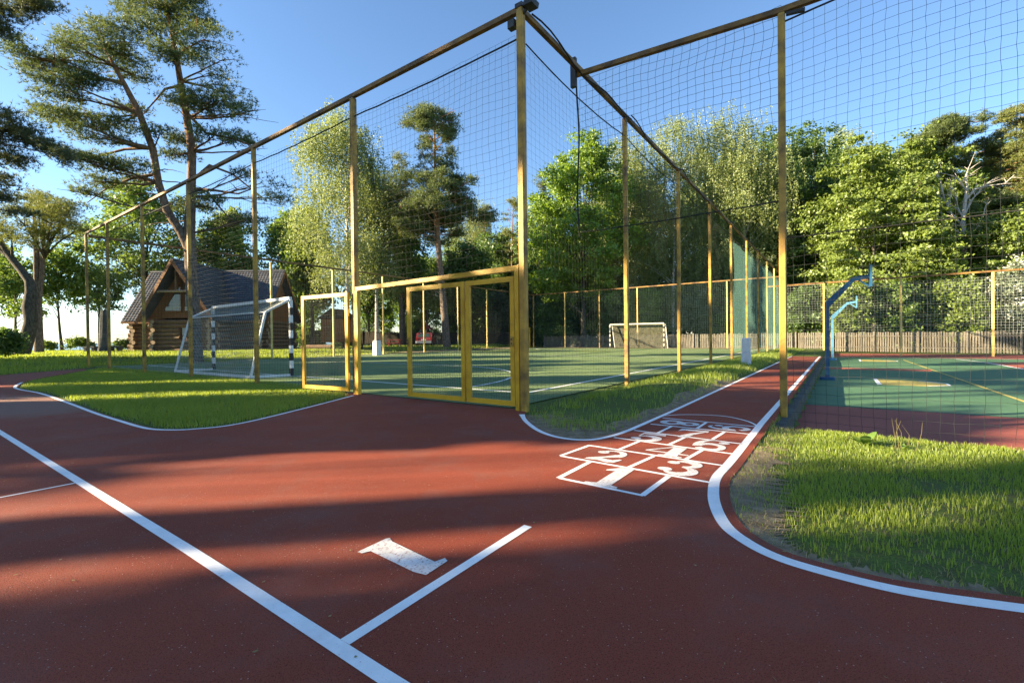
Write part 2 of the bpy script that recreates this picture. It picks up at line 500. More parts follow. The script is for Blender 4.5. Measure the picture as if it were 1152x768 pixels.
def sstep(a, b, x):
    t = np.clip((x - a) / (b - a), 0, 1); return t * t * (3 - 2 * t)

# ------------------------------------------------------------------ terrain
def ground_z(x, y):
    x = np.asarray(x, float); y = np.asarray(y, float)
    T = x * EE.x + y * EE.y; L = x * VV.x + y * VV.y
    z = -0.014 + 0 * x
    # court basin
    c = sstep(-.66, -.60, T) * sstep(6.05, 7.35, L) * (1 - sstep(60, 70, T))
    z = z * (1 - c) + (-.40) * c
    # low bank between the cage and the running lane
    bank = sstep(-3.70, -3.2, T) * (1 - sstep(-2.5, -1.95, T)) * sstep(6.2, 7.5, L) * (1 - sstep(38, 41, L))
    z = z + bank * (.11 + .03 * wob(x, y, .8))
    # beyond the pitch
    z = z - .25 * sstep(42, 46, L) * (1 - c)
    # meadow by the cabin and dune behind it
    m = sstep(-28.5, -33, T) if False else 1 - sstep(-33, -28.5, T)
    z = z + m * .28 * sstep(10, 36, y)
    far = sstep(52, 64, y) * (1 - sstep(-22, -5, x))
    z = z - far * 3.5
    z = z + .04 * wob(x, y, .25) * sstep(22, 40, np.hypot(x, y)) 
    return z

def build_ground():
    def axis(lo, hi, fine_lo, fine_hi, step, far):
        a = list(np.arange(fine_lo, fine_hi + 1e-6, step)); d = step
        x = fine_lo
        left = []
        while x > lo: d *= 1.35; x -= d; left.append(x)
        d = step; x = a[-1]; right = []
        while x < hi: d *= 1.35; x += d; right.append(x)
        return np.array(left[::-1] + a + right)
    xs = axis(-2500, 2500, -32, 26, .22, 0); ys = axis(-300, 2500, -1, 52, .22, 0)
    X, Y = np.meshgrid(xs, ys)
    Zg = ground_z(X.ravel(), Y.ravel())
    # raised, broken lip of turf beside the rubber
    V_ = np.stack([X.ravel(), Y.ravel(), Zg], -1)
    nx, ny = len(xs), len(ys)
    i = np.arange(ny - 1)[:, None] * nx; j = np.arange(nx - 1)[None, :]
    Q = np.stack([i + j, i + j + 1, i + nx + j + 1, i + nx + j], -1).reshape(-1, 4)
    structure('ground', np_mesh('ground', V_, quads=Q, material=M['ground'], smooth=True))
    mb = MB(); mb.add([(-2400, 70, -2.4), (-12, 70, -2.4), (-12, 2400, -2.4), (-2400, 2400, -2.4)], [(0, 1, 2, 3)])
    structure('sea', mb, M['sea'])
build_ground()

# ------------------------------------------------------------------ paved surfaces
ISLAND = smooth_curve([G(*p) for p in [(24.8, 430), (17, 434.5), (21, 437.7), (46, 442.5), (76.4, 453), (107, 464.5), (133.7, 473), (164, 481.5), (191, 483.4), (220, 482.3), (268, 476.6), (335, 461), (397.7, 444.8)]])
VERGE = smooth_curve([G(*p) for p in [(587, 466), (591.7, 473.7), (607, 484.7), (630.8, 492.3), (662, 494.6), (689, 490), (710, 482.8)]])
T_VERGE = TL(*G(736, 471.8).xy)[0]
VERGE += [W(T_VERGE, L) for L in (6.6, 8, 12, 18, 24)]
LANE_T = TL(*G(854, 479).xy)[0]
LAWN = smooth_curve([G(*p) for p in [(849.5, 485), (822, 518.7), (806.5, 536), (802.6, 552), (805, 569.5), (816.5, 591), (837.8, 608), (869, 624.5), (912, 639), (990, 659), (1054.5, 671), (1152, 684.4)]])
LAWN = [W(LANE_T, L) for L in (24, 18, 12, 8, 6.2)] + LAWN
d_ = (LAWN[-1] - LAWN[-4]).normalized()
LAWN += [LAWN[-1] + d_ * k for k in (.6, 1.5, 3, 6)]
LAWN_EDGE = offset_line(LAWN, .10)           # where the rubber stops and the grass starts
for k in range(5): LAWN_EDGE[k] = W(LANE_T + .09, TL(*LAWN[k].xy)[1])
ISLAND_EDGE = offset_line(ISLAND, .05)
VERGE_EDGE = offset_line(VERGE, .05)

def build_rubber():
    far_edge = [G(95, 414.6), G(50, 418), G(0, 422)]
    poly = []
    poly += [p for p in LAWN_EDGE]                     # down the right side
    poly += [Vector((10, -6, 0)), Vector((-24, -6, 0)), Vector((-24, 16.5, 0))]
    poly += [far_edge[2], far_edge[1], far_edge[0]]
    poly += [G(96, 416.5), G(75, 420), G(45, 425)]
    poly += ISLAND_EDGE
    poly += [W(-9.35, L_A + .06), W(T_B - .02, L_A + .06)]
    poly += VERGE_EDGE
    mb = MB(); flat(mb, poly, 0)
    n = len(poly)
    base = len(mb.v)
    mb.add([(p.x, p.y, 0) for p in poly] + [(p.x, p.y, -.06) for p in poly], [(i, (i + 1) % n, n + (i + 1) % n, n + i) for i in range(n)])
    # the lane beyond, dipping to the level of the court
    La = [24, 27, 29, 31, 33, 35, 38]; zz = [0, -.01, -.05, -.12, -.21, -.28, COURT_Z + .012]
    t0 = T_VERGE - .05; t1 = LANE_T + .09
    P = []
    for L, z in zip(La, zz): P += [W(t0, L, z), W(t1, L, z)]
    mb.add(P, [(2 * i, 2 * i + 1, 2 * i + 3, 2 * i + 2) for i in range(len(La) - 1)])
    mb.add([W(t1, L, z) for L, z in zip(La, zz)] + [W(t1, L, -.5) for L in La], [(i, i + 1, 7 + i + 1, 7 + i) for i in range(6)])
    structure('running_track', mb, M['rubber'])
    ml = MB()
    for t, w in ((T_VERGE, .05), (LANE_T, .07)):
        ribbon(ml, [W(t, L, z + .004) for L, z in zip(La[:-1], zz[:-1])], w)
    structure('lane_line_far', ml, M['white_line'])
build_rubber()

def line(name, pts, w, z=.0020, m='white_line'):
    mb = MB(); ribbon(mb, pts, w, z); return structure(name, mb, M[m])
line('island_edge_line', ISLAND, .055)
line('verge_edge_line', VERGE, [.085, .075, .07] + [.06] * (len(VERGE) - 3))
line('lawn_edge_line', LAWN, .072)
line('track_start_line', [G(-60, 449), G(0, 486), G(215, 620), G(430, 760), G(600, 868)], .057, .0024)
line('track_cross_line', [G(-40, 567), G(0, 559.5), G(84, 543.3)], .026)
line('track_lane_line', [G(388, 722), G(594, 591.5)], .052)

def digit_shapes(d):
    """bold fat-faced digits in a unit box: list of ('poly', pts) or ('stroke', pts, widths)"""
    def circ(cx, cy, rx, ry=None, n=18):
        ry = ry or rx
        return ('poly', [(cx + rx * math.cos(2 * PI * k / n), cy + ry * math.sin(2 * PI * k / n)) for k in range(n)])
    def arc(cx, cy, rx, ry, a0, a1, w0, w1, n=16, wm=None):
        ps, ws = [], []
        for k in range(n + 1):
            t = k / n; a = math.radians(a0 + (a1 - a0) * t)
            ps.append((cx + rx * math.cos(a), cy + ry * math.sin(a)))
            ws.append((w0 + (w1 - w0) * t) if wm is None else (w0 + (wm - w0) * math.sin(PI * t)))
        return ('stroke', ps, ws)
    if d == '1':
        return [('poly', [(.08, 0), (.92, 0), (.92, .06), (.72, .10), (.72, 1), (.36, 1), (.10, .80), (.10, .74), (.34, .78), (.34, .10), (.08, .06)])]
    if d == '2':
        return [circ(.24, .73, .16, .12), arc(.5, .70, .30, .25, 165, -40, .05, .24, 18), ('stroke', [(.72, .56), (.5, .36), (.25, .2), (.1, .08)], [.24, .12, .06, .05]),
                ('poly', [(.08, .0), (.2, .2), (.4, .26), (.62, .2), (.78, .2), (.9, .32), (.97, .3), (.88, .02), (.7, -.03), (.45, .04)])]
    if d == '3':
        return [circ(.22, .78, .15, .11), circ(.20, .24, .17, .12), arc(.5, .76, .28, .20, 150, -90, .05, .05, 18, .25), arc(.5, .27, .32, .25, 90, -150, .05, .05, 18, .27)]
    if d == '4':
        return [('poly', [(.52, .12), (.52, 1), (.80, 1), (.80, .12), (.93, .06), (.93, 0), (.40, 0), (.40, .06)]), ('stroke', [(.54, .98), (.06, .34)], [.07, .07]), ('stroke', [(.03, .31), (1.0, .31)], [.09, .09])]
    if d == '5':
        return [circ(.20, .24, .16, .12), ('poly', [(.15, 1), (.85, 1), (.9, .80), (.15, .84)]), ('stroke', [(.18, .9), (.18, .52)], [.06, .06]), arc(.48, .33, .33, .28, 150, -150, .05, .05, 20, .27)]
    if d == '6':
        return [circ(.76, .78, .14, .11), arc(.52, .5, .36, .47, 62, 210, .05, .24, 18), arc(.52, .30, .30, .27, -150, 170, .18, .18, 26)]
    if d == '7':
        return [('poly', [(.06, 1), (.94, 1), (.94, .80), (.80, .84), (.22, .80), (.06, .66)]), ('stroke', [(.84, .82), (.56, .46), (.46, .18), (.46, 0)], [.07, .20, .29, .31])]
    if d == '8':
        return [arc(.5, .76, .24, .19, 0, 360, .17, .17, 26), arc(.5, .27, .31, .24, 0, 360, .20, .20, 26)]
    if d == '9':
        return [circ(.24, .22, .14, .11), arc(.48, .5, .36, .47, -118, 30, .05, .24, 18), arc(.48, .70, .30, .27, 30, 350, .18, .18, 26)]
    if d == '0':
        return [arc(.5, .5, .33, .41, 0, 360, .2, .2, 30)]

def paint_digit(mb, d, o, ax, ay):
    """o = lower left corner of the box, ax / ay = box edges"""
    z = .0028
    for k, sh in enumerate(digit_shapes(d)):
        zz = z + .0002 * k
        if sh[0] == 'poly':
            flat(mb, [o + ax * x + ay * y for x, y in sh[1]], zz)
        else:
            ps = sh[1]; V_ = []
            for i, (x, y) in enumerate(ps):
                a = ps[max(i - 1, 0)]; b = ps[min(i + 1, len(ps) - 1)]
                tx, ty = b[0] - a[0], b[1] - a[1]
                if (ps[0][0] - ps[-1][0]) ** 2 + (ps[0][1] - ps[-1][1]) ** 2 < 1e-6 and i in (0, len(ps) - 1):
                    tx, ty = ps[1][0] - ps[-2][0], ps[1][1] - ps[-2][1]
                l = math.hypot(tx, ty) or 1; nx, ny = -ty / l, tx / l
                for s_ in (1, -1):
                    q = o + ax * (x + nx * sh[2][i] / 2 * s_) + ay * (y + ny * sh[2][i] / 2 * s_)
                    V_.append((q.x, q.y, zz))
            mb.add(V_, [(2 * i + 1, 2 * i + 3, 2 * i + 2, 2 * i) for i in range(len(ps) - 1)])

def hopscotch():
    mb = MB(); w = .036
    segs = [[(628.2, 537.6), (664.5, 518.9)], [(629.5, 537.6), (724, 557.4)], [(722.3, 557.4), (752, 535.6)],
            [(630.7, 512.8), (801, 543)], [(630.7, 512.4), (663.7, 500.6)], [(663.0, 500.9), (819, 524.4)],
            [(707.4, 525.6), (735.5, 513)], [(690.5, 492), (824.4, 510.5)], [(695, 506), (719, 496.3)], [(771, 516.8), (789.9, 506.2)],
            [(713.4, 483.9), (835.3, 499.3)], [(752.5, 500.1), (771, 491.6)], [(732, 476.8), (844.7, 488.3)], [(740, 486.9), (755.6, 479.4)],
            [(801.7, 494), (815, 485.8)], [(745.5, 470), (852.5, 480)], [(783.8, 481.9), (794.7, 475)]]
    for k, s_ in enumerate(segs):
        a, b = G(*s_[0]), G(*s_[1])
        ribbon(mb, [a, b], w if k not in (0, 2) else .042, .0016 + .0002 * (k % 4))
    arc = smooth_curve([G(*p) for p in [(747, 467.6), (765, 466.4), (783.8, 466.4), (805, 467.3), (822.8, 469.3), (843, 474.5), (853, 480)]])
    ribbon(mb, arc, .028, .0026)
    structure('hopscotch_line', mb, M['white_line'])
    # digits stand upright for someone walking up the lane
    md = MB()
    for d, base, top, wd in [('1', (677, 546.6), (702, 526.8), .30), ('2', (682, 519.6), (687, 506.2), .34), ('3', (762, 533.5), (771, 518.8), .34),
                             ('4', (747, 512.6), (756, 502.2), .40), ('5', (728, 496.6), (732, 487.2), .34), ('6', (797, 506.2), (803, 495.0), .36),
                             ('7', (769, 492.2), (783, 483.6), .34), ('8', (762, 480.0), (768, 472.2), .0), ('9', (820, 485.6), (818, 477.2), .0)]:
        b, t = G(*base), G(*top)
        if d in '89':      # these two lie on their side
            c = (b + t) / 2
            ax = VV * -.36; ay = EE * .42
            paint_digit(md, d, c - ax * .5 - ay * .5, ax, ay)
            continue
        h = (t - b).dot(VV); m_ = (b + t) / 2
        ax = EE * wd; ay = VV * h
        paint_digit(md, d, m_ - ax * .5 - ay * .5, ax, ay)
    structure('hopscotch_number', md, M['digit_paint'])
    mo = MB()
    out = [(402, 621), (407, 622.5), (417, 620), (466, 643.8), (479.5, 646.8), (503.5, 631), (500.5, 627.8), (489, 632), (441, 609), (438.5, 605.2), (434, 606)]
    flat(mo, [G(*p) for p in out], .0028)
    structure('lane_number', mo, M['digit_paint'])
hopscotch()

def bare_soil():
    def strip(name, edge, side, w0, up, sd):
        mb = MB(); n = 7; P = []
        off = []
        for i, p in enumerate(edge):
            a = edge[max(i - 1, 0)]; b = edge[min(i + 1, len(edge) - 1)]
            t = (b - a); t.z = 0; t.normalize(); nr = Vector((-t.y, t.x, 0)) * side
            f = w0(i / (len(edge) - 1)); f *= 1 + .45 * math.sin(i * 1.7 + sd) * math.sin(i * .61 + sd)
            for j in range(n + 1):
                q = p + nr * (f * j / n - .01); q.z = max(float(ground_z(q.x, q.y)) + up * (1 - (j / n) ** 4) - .006 * (j == n), -.012 + .003); P.append(q)
        m = n + 1
        mb.add(P, [(i * m + j, i * m + j + 1, (i + 1) * m + j + 1, (i + 1) * m + j) for i in range(len(edge) - 1) for j in range(n)])
        structure(name, mb, M['soil'])
    e = smooth_curve([p for p in LAWN_EDGE if TL(p.x, p.y)[1] < 6.4 and p.x < 2.4], 3)
    strip('bare_soil', e, 1, lambda t: .09 + .28 * math.exp(-((t - .22) / .24) ** 2), .008, 1.0)
    e = smooth_curve(VERGE_EDGE[:-2], 3)
    strip('bare_soil_bank', e, 1, lambda t: .25 + .55 * math.exp(-((t - .35) / .35) ** 2), .008, 2.0)
M['soil'] = speck_mat('bare_soil', (.11, .082, .045), (.30, .235, .145), 9, .95, 60, .3, .7, .012)
bare_soil()

# ---- artificial turf inside the cage, with its painted lines
def turf():
    mb = MB(); flat(mb, [W(T_L + .1, L_A + .1), W(T_B - .35, L_A + .1), W(T_B - .35, L_F - 1.2), W(T_L + .1, L_F - 1.2)], .004)
    structure('artificial_turf', mb, M['turf'])
    def drape(name, t0, t1, l0, l1, nt_, nl, up):
        ms = MB(); P = []
        for a in range(nl + 1):
            for b in range(nt_ + 1):
                w = W(t0 + (t1 - t0) * b / nt_, l0 + (l1 - l0) * a / nl); w.z = float(ground_z(w.x, w.y)) + up + .01; P.append(w)
        n = nt_ + 1
        ms.add(P, [(a * n + b, a * n + b + 1, (a + 1) * n + b + 1, (a + 1) * n + b) for a in range(nl) for b in range(nt_)])
        structure(name, ms, M['sand'])
    drape('sandy_path', T_L + .1, T_B - .2, L_F - 1.19, L_F + 1.6, 60, 8, .022)
    drape('sandy_path_side', T_L - 2.6, T_L - .2, 17, L_F, 8, 60, .03)
    ml = MB()
    t0, t1, l0, l1 = T_L + 1.2, -4.93, 7.36, L_F - 2.2
    def rect_line(a, b, z=.008, w=.08): ribbon(ml, [a, b], w, z)
    rect_line(W(t0, l0), W(t1, l0)); rect_line(W(t1, l0 - .04), W(t1, l1), .0085)
    rect_line(W(t0, l0 - .04), W(t0, l1), .0085); rect_line(W(t0, l1), W(t1, l1))
    rect_line(W(t0, (l0 + l1) / 2), W(t1, (l0 + l1) / 2), .0095)
    tc = (t0 + t1) / 2
    for l, s_ in ((l0, 1), (l1, -1)):
        pts = [W(tc - 2.7 + 6 * math.cos(a), l + s_ * 6 * math.sin(a)) for a in np.linspace(PI, PI / 2, 14)] + [W(tc + 2.7 + 6 * math.cos(a), l + s_ * 6 * math.sin(a)) for a in np.linspace(PI / 2, 0, 14)]
        ribbon(ml, pts, .07, .0105)
    structure('pitch_line', ml, M['white_line'])
turf()

# ---- basketball court, a step lower than the lane
def court():
    z = COURT_Z; t0, t1 = -.56, 22.0
    mb = MB(); flat(mb, [W(t0, 7.3), W(t1, 7.3), W(t1, 41.5), W(t0 - 3, 41.5), W(t0 - 3, 37), W(t0, 37)], z); structure('court_apron', mb, M['court_red'])
    mg = MB(); flat(mg, [W(t0, 10.9), W(t1, 10.9), W(t1, 34.6), W(t0, 34.6)], z + .004); structure('court_green', mg, M['court_green'])
    mk = MB(); mk.box(W((LANE_T + .09 + t0) / 2, 19.5, -.22), (t0 - LANE_T - .09) / 2 - .002, 13.3, .14, EE, VV)
    structure('kerb', mk, M['concrete'])
    my = MB(); mw = MB(); mo = MB()
    for lc, dz in ((16.9, 0), (30.2, 0)):
        c = W(0, lc, z)
        a, b = .95, 2.4
        flat(my, [W(a, lc - .75), W(b - .5, lc - .72), W(b, lc - .28), W(b, lc + .28), W(b - .5, lc + .95), W(a, lc + 1.15)], z + .008)
        ribbon(mw, [W(a - .05, lc - .8), W(a - .05, lc + 1.2)], .10, z + .012)
        ribbon(mw, [W(b - .5, lc - .72), W(b - .02, lc - .3), W(b + .0, lc + .28), W(b - .5, lc + .95)], .07, z + .0125)
    structure('court_key', my, M['court_yellow'])
    ribbon(mw, [W(t1, 34.5), W(t0 + .2, 34.5)], .08, z + .013)
    ribbon(mw, [G(1075, 404, z), G(1110, 408, z), G(1152, 415.5, z)], .10, z + .0135)
    structure('court_line', mw, M['white_line'])
    flat(mo, [G(900, 412.6, z), G(1050, 416.0, z), G(1047, 418.0, z), G(905, 414.6, z)], z + .008)
    flat(mo, [G(1108, 408.6, z), G(1200, 406.5, z), G(1200, 412.5, z), G(1150, 414.5, z)], z + .0085)
    structure('court_red_panel', mo, M['court_orange'])
    m2 = MB(); ribbon(m2, [G(1016, 405, z), G(1160, 455, z)], .07, z + .016); structure('court_yellow_line', m2, M['court_yellow'])
court()

# ------------------------------------------------------------------ fences of posts, rails and netting
def net_mesh(name, A, B, z0, z1, cell, r, material, off, sag=.0, posts=None, seed=0, wobble=.012):
    """knotted net between two ground points: every cord is a thin three-sided tube"""
    rg = np.random.default_rng(seed)
    A = Vector((A.x, A.y, 0)); B = Vector((B.x, B.y, 0))
    ln = (B - A).length; d = (B - A) / ln; nrm = Vector((-d.y, d.x, 0))
    nu = max(2, int(round(ln / cell))) + 1; nv = max(2, int(round((z1 - z0) / cell))) + 1
    u = np.linspace(0, ln, nu); v = np.linspace(0, 1, nv)
    U, Vv = np.meshgrid(u, v)
    posts = posts or [0, ln]
    ps = np.array(sorted(posts))
    k = np.clip(np.searchsorted(ps, U) - 1, 0, len(ps) - 2)
    f = np.clip((U - ps[k]) / np.maximum(ps[k + 1] - ps[k], .1), 0, 1)
    belly = 4 * f * (1 - f)
    zt = z1 - sag * belly
    Zz = z0 + (zt - z0) * Vv + wobble * (np.sin(U * 1.7 + Vv * 6 + seed) + .6 * np.sin(U * 4.1 - Vv * 9)) 
    Uo = U + wobble * 1.2 * (np.sin(Vv * 11 + U * .8 + seed) + .5 * np.sin(Vv * 23 + U * 2.2)) + rg.normal(0, .004, U.shape)
    Zz += rg.normal(0, .004, U.shape)
    O = .05 * belly * np.sin(Vv * PI) * np.sin(U * .9 + seed) + .015 * np.sin(U * 2.3 + Vv * 8)
    P = np.stack([A.x + d.x * Uo + nrm.x * O, A.y + d.y * Uo + nrm.y * O, Zz], -1) - np.array(off)
    vs, qs, n = [], [], 0
    th = [PI / 2, PI * 7 / 6, PI * 11 / 6]
    a1 = np.array([nrm.x, nrm.y, 0]); dz = np.array([0, 0, 1.]); du = np.array([d.x, d.y, 0])
    def lines(Pg, a, b):    # Pg: (nlines, npts, 3)
        nl, npt, _ = Pg.shape
        ring = np.stack([r * (math.cos(t) * a + math.sin(t) * b) for t in th])
        V_ = Pg[:, :, None, :] + ring[None, None]
        idx = np.arange(nl * npt * 3).reshape(nl, npt, 3)
        q = []
        for j in range(3):
            j2 = (j + 1) % 3
            q.append(np.stack([idx[:, :-1, j], idx[:, :-1, j2], idx[:, 1:, j2], idx[:, 1:, j]], -1).reshape(-1, 4))
        return V_.reshape(-1, 3), np.concatenate(q)
    v1, q1 = lines(P, a1, dz)
    v2, q2 = lines(P.transpose(1, 0, 2), a1, du)
    return np_mesh(name, np.concatenate([v1, v2]), quads=np.concatenate([q1, q2 + len(v1)]), material=material)

def square_post(T, L, z0, z1, w, m, parent, label=None, cap=True, lean=0.0):
    mb = MB()
    rs = random.Random(int(T * 100 + L * 10))
    dx, dy = rs.uniform(-.012, .012), rs.uniform(-.012, .012)
    n = 4
    mb.box(W(T, L, (z0 + z1) / 2), w / 2, w / 2, (z1 - z0) / 2, EE, VV, bev=w * .12)
    for p in mb.v:
        k = (p.z - z0) / (z1 - z0); p.x += dx * k; p.y += dy * k
    return mb.build('post', M[m], parent, label)

def rope_obj(parent, A, B, z, sag, posts, r=.011, name='rope', m='rope', ties=False):
    tb = Tubes(); ln = (B - A).length; d = (B - A) / ln
    u = np.linspace(0, ln, max(8, int(ln / .35)))
    ps = np.array(posts); k = np.clip(np.searchsorted(ps, u) - 1, 0, len(ps) - 2)
    f = np.clip((u - ps[k]) / np.maximum(ps[k + 1] - ps[k], .1), 0, 1)
    zz = z - sag * 4 * f * (1 - f)
    off = world_loc(parent)
    pts = np.stack([A.x + d.x * u - off.x, A.y + d.y * u - off.y, zz - off.z + .006 * np.sin(u * 9)], -1)
    tb.add(pts, r, 5)
    if ties:
        for uu in np.arange(.15, ln, .36):
            kk = min(int(np.searchsorted(ps, uu)) - 1, len(ps) - 2); kk = max(kk, 0)
            ff = (uu - ps[kk]) / max(ps[kk + 1] - ps[kk], .1); z_ = z - sag * 4 * ff * (1 - ff) - off.z
            x_, y_ = A.x + d.x * uu - off.x, A.y + d.y * uu - off.y
            tb.add([(x_, y_, z_ + .02), (x_ + .01, y_, z_ - .05)], .016, 4)
    return link(name, tb.mesh(name, M[m]), parent)

def cage():
    S = 4.0; HT = 5.85
    # --- near end of the pitch, with the gates in its first bay
    A, B = W(T_B, L_A), W(T_L, L_A); ln = (B - A).length
    f = thing('net_fence', 'tall yellow post and net fence across the near end of the pitch, holding the gates', 'fence', A)
    stops = [0, S, 2 * S, 3 * S, 4 * S, 5 * S, ln]
    for i, s_ in enumerate(stops):
        square_post(T_B - s_, L_A, -.1, HT - .05 if i else HT + .02, .105 if i < 2 else .092, 'old_yellow', f)
    mb = MB(); mb.bar(W(T_B + .0, L_A, HT), W(T_L, L_A, HT), .075, .075); mb.build('rail', M['rail'], f)
    rope_obj(f, A, B, 5.45, .03, stops, .013, ties=False)
    # netting starts above the gate lintel in the first bay
    g0 = T_B - S
    me = net_mesh('net', W(T_B - .06, L_A - .07), W(g0, L_A - .07), 2.12, 5.45, .12, .0017, M['twine'], A, .03, [0, S], 1)
    link('net', me, f)
    me = net_mesh('net', W(g0, L_A - .07), W(T_L, L_A - .07), .03, 5.45, .12, .0017, M['twine'], A, .03, [0, S, 2 * S, 3 * S, 4 * S, ln - S], 2)
    link('net', me, f)
    mb = MB(); mb.bar(W(T_B - .06, L_A, 2.10), W(g0 + .05, L_A, 2.06), .09, .075); mb.build('lintel', M['yellow'], f)
    mb = MB(); mb.bar(W(g0 + .09, L_A - .02, -.05), W(g0 + .09, L_A - .02, 2.02), .075); mb.build('gate_post', M['yellow'], f)
    mb = MB(); mb.bar(W(T_B - .095, L_A - .02, -.05), W(T_B - .095, L_A - .02, 2.06), .07); mb.build('gate_post', M['yellow'], f)
    # --- gate leaves
    def leaf(tA, tB, l0, l1, ztop, label, lock_side):
        pA, pB = W(tA, l0), W(tB, l1)
        t = thing('metal_gate', label, 'gate', pA, 'yellow framed gate leaves')
        d = (pB - pA).normalized(); w = .075; nrm = Vector((-d.y, d.x, 0))
        z0, z1 = .06, ztop
        mb = MB()
        def br(p, q): mb.bar(p, q, .05, w) if abs((q - p).z) < .01 else mb.box((p + q) / 2, w / 2, .025, (q - p).length / 2, d, nrm)
        ax = lambda s_, z: pA + d * s_ + ZZ * z
        L_ = (pB - pA).length
        br(ax(w / 2, z0), ax(w / 2, z1)); br(ax(L_ - w / 2, z0), ax(L_ - w / 2, z1))
        mb.bar(ax(w, z0 + w / 2), ax(L_ - w, z0 + w / 2), .046, w); mb.bar(ax(w, z1 - w / 2), ax(L_ - w, z1 - w / 2), .046, w)
        mb.build('frame', M['yellow'], t)
        me = net_mesh('gate_net', ax(w, 0), ax(L_ - w, 0), z0 + w, z1 - w, .05, .0016, M['twine'], pA, 0, None, 3, .003)
        link('gate_net', me, t)
        for z in (.35, 1.6):
            hb = MB(); hb.tube([ax(L_ + .012 if lock_side == 0 else -.012, z - .07), ax(L_ + .012 if lock_side == 0 else -.012, z + .07)], .017, 8)
            hb.build('hinge', M['yellow'], t)
        lb = MB(); s_ = w / 2 if lock_side == 0 else L_ - w / 2
        lb.box(ax(s_, 1.02) - VV * .03, .028, .012, .075, d, nrm); lb.build('lock_plate', M['old_yellow'], t)
        for z in (1.05, .99):
            kb = MB(); kb.tube([ax(s_, z) - VV * .041, ax(s_, z) - VV * .052], .013, 8); kb.build('keyhole', M['black_metal'], t)
        return t
    w2 = TL(*G(525.5, 452).xy); 
    leaf(T_B - 1.08, T_B - .14, L_A - .03, L_A - .03, 1.98, 'closed yellow gate leaf next to the tall corner post', 1)
    leaf(T_B - 2.46, T_B - 1.115, L_A - .03, L_A - .03, 1.98, 'closed yellow gate leaf beside the open gateway', 0)
    leaf(g0 - 1.50, g0 - .08, L_A - .24, L_A - .11, 2.0, 'yellow gate leaf swung open against the netting left of the gateway', 0)
    # --- long side beside the running lane
    A, B = W(T_B, L_A + .13), W(T_B, L_F); ln = (B - A).length
    f = thing('net_fence', 'long yellow net fence between pitch and running lane, teal cloth at its far end', 'fence', A)
    stops = [0] + [S * k - .13 for k in range(1, 10)]; stops[-1] = ln
    for k in range(1, 9):
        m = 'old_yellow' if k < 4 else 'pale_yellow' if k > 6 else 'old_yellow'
        square_post(T_B, L_A + S * k, -.1, HT - .05, .09, m, f)
    mb = MB(); mb.bar(W(T_B, L_A + .06, HT), W(T_B, L_F, HT), .075, .075); mb.build('rail', M['rail'], f)
    rope_obj(f, A, B, 5.42, .10, stops, .011, ties=False)
    # a loose cable slung along the rail
    tb = Tubes()
    for k in range(0, 6):
        u = np.linspace(0, S, 16); x0 = L_A + .2 + S * k
        tb.add([tuple(W(T_B + .07, x0 + q, HT + .02 - (.16 if k else .10) * math.sin(PI * q / S) ** 2 + .06 * math.sin(q * 3 + k)) - A) for q in u], .014, 5)
    link('cable', tb.mesh('cable', M['rope']), f)
    me = net_mesh('net', A, W(T_B, L_A + 5 * S), .05, 5.40, .12, .0012, M['twine'], A, .10, stops[:6], 4); link('net', me, f)
    me = net_mesh('net', W(T_B, L_A + 5 * S), B, .05, 5.40, .14, .0025, M['teal_twine'], A, .05, [0, 4 * S], 5); link('net', me, f)
    # shade cloth on the far bays
    u0, u1 = L_A + 4.2 * S, L_F - .1
    nu, nv = 60, 12
    P = []
    for j in range(nv + 1):
        for i in range(nu + 1):
            u = u0 + (u1 - u0) * i / nu; z = .35 + 4.95 * j / nv
            P.append(W(T_B - .07 + .05 * math.sin(u * 1.57) * math.sin(j * .5) + .02 * math.sin(u * 5 + j), u, z - .08 * abs(math.sin(u * PI / S)) * (j / nv)) - A)
    Q = [(j * (nu + 1) + i, j * (nu + 1) + i + 1, (j + 1) * (nu + 1) + i + 1, (j + 1) * (nu + 1) + i) for j in range(nv) for i in range(nu)]
    link('shade_cloth', np_mesh('shade_cloth', [tuple(p) for p in P], quads=Q, material=M['shade_cloth'], smooth=True), f)
    # rope hanging from the rail
    tb = Tubes(); z = np.linspace(5.8, 2.9, 14)
    hp = W(T_B - .1, 7.55)
    tb.add([(hp.x - A.x + .02 * math.sin(q * 3), hp.y - A.y, q) for q in z], .016, 5); link('hanging_rope', tb.mesh('hanging_rope', M['rope']), f)
    # --- far end
    A, B = W(T_B, L_F), W(T_L, L_F); ln = (B - A).length
    f = thing('net_fence', 'distant yellow net fence across the far end of the pitch before the pickets', 'fence', A)
    n = 6
    for k in range(0, n + 1): square_post(T_B - ln * k / n, L_F, -.1, HT - .25, .10, 'pale_yellow' if k % 2 else 'old_yellow', f)
    mb = MB(); mb.bar(W(T_B, L_F, HT - .2), W(T_L, L_F, HT - .2), .10, .10); mb.build('rail', M['rail'], f)
    link('net', net_mesh('net', A, B, .05, HT - .3, .15, .0035, M['teal_twine'], A, .05, [0, ln], 6), f)
    # --- left long side
    A, B = W(T_L, L_A + .13), W(T_L, L_F - .13); ln = (B - A).length
    f = thing('net_fence', 'yellow post and net fence along the cabin side of the pitch', 'fence', A)
    for k in range(1, 9): square_post(T_L, L_A + S * k, -.1, HT - .25, .10, 'pale_yellow', f)
    mb = MB(); mb.bar(W(T_L, L_A + .06, HT - .1), W(T_L, L_F - .06, HT - .2), .10, .10); mb.build('rail', M['rail'], f)
    link('net', net_mesh('net', A, B, .05, HT - .3, .15, .003, M['twine'], A, .05, [0, ln], 7), f)
    # yellow gate frame in that fence
    A = W(T_L, 38.9)
    f = thing('gate_frame', 'small yellow gate frame at the far left corner of the pitch', 'gate frame', A)
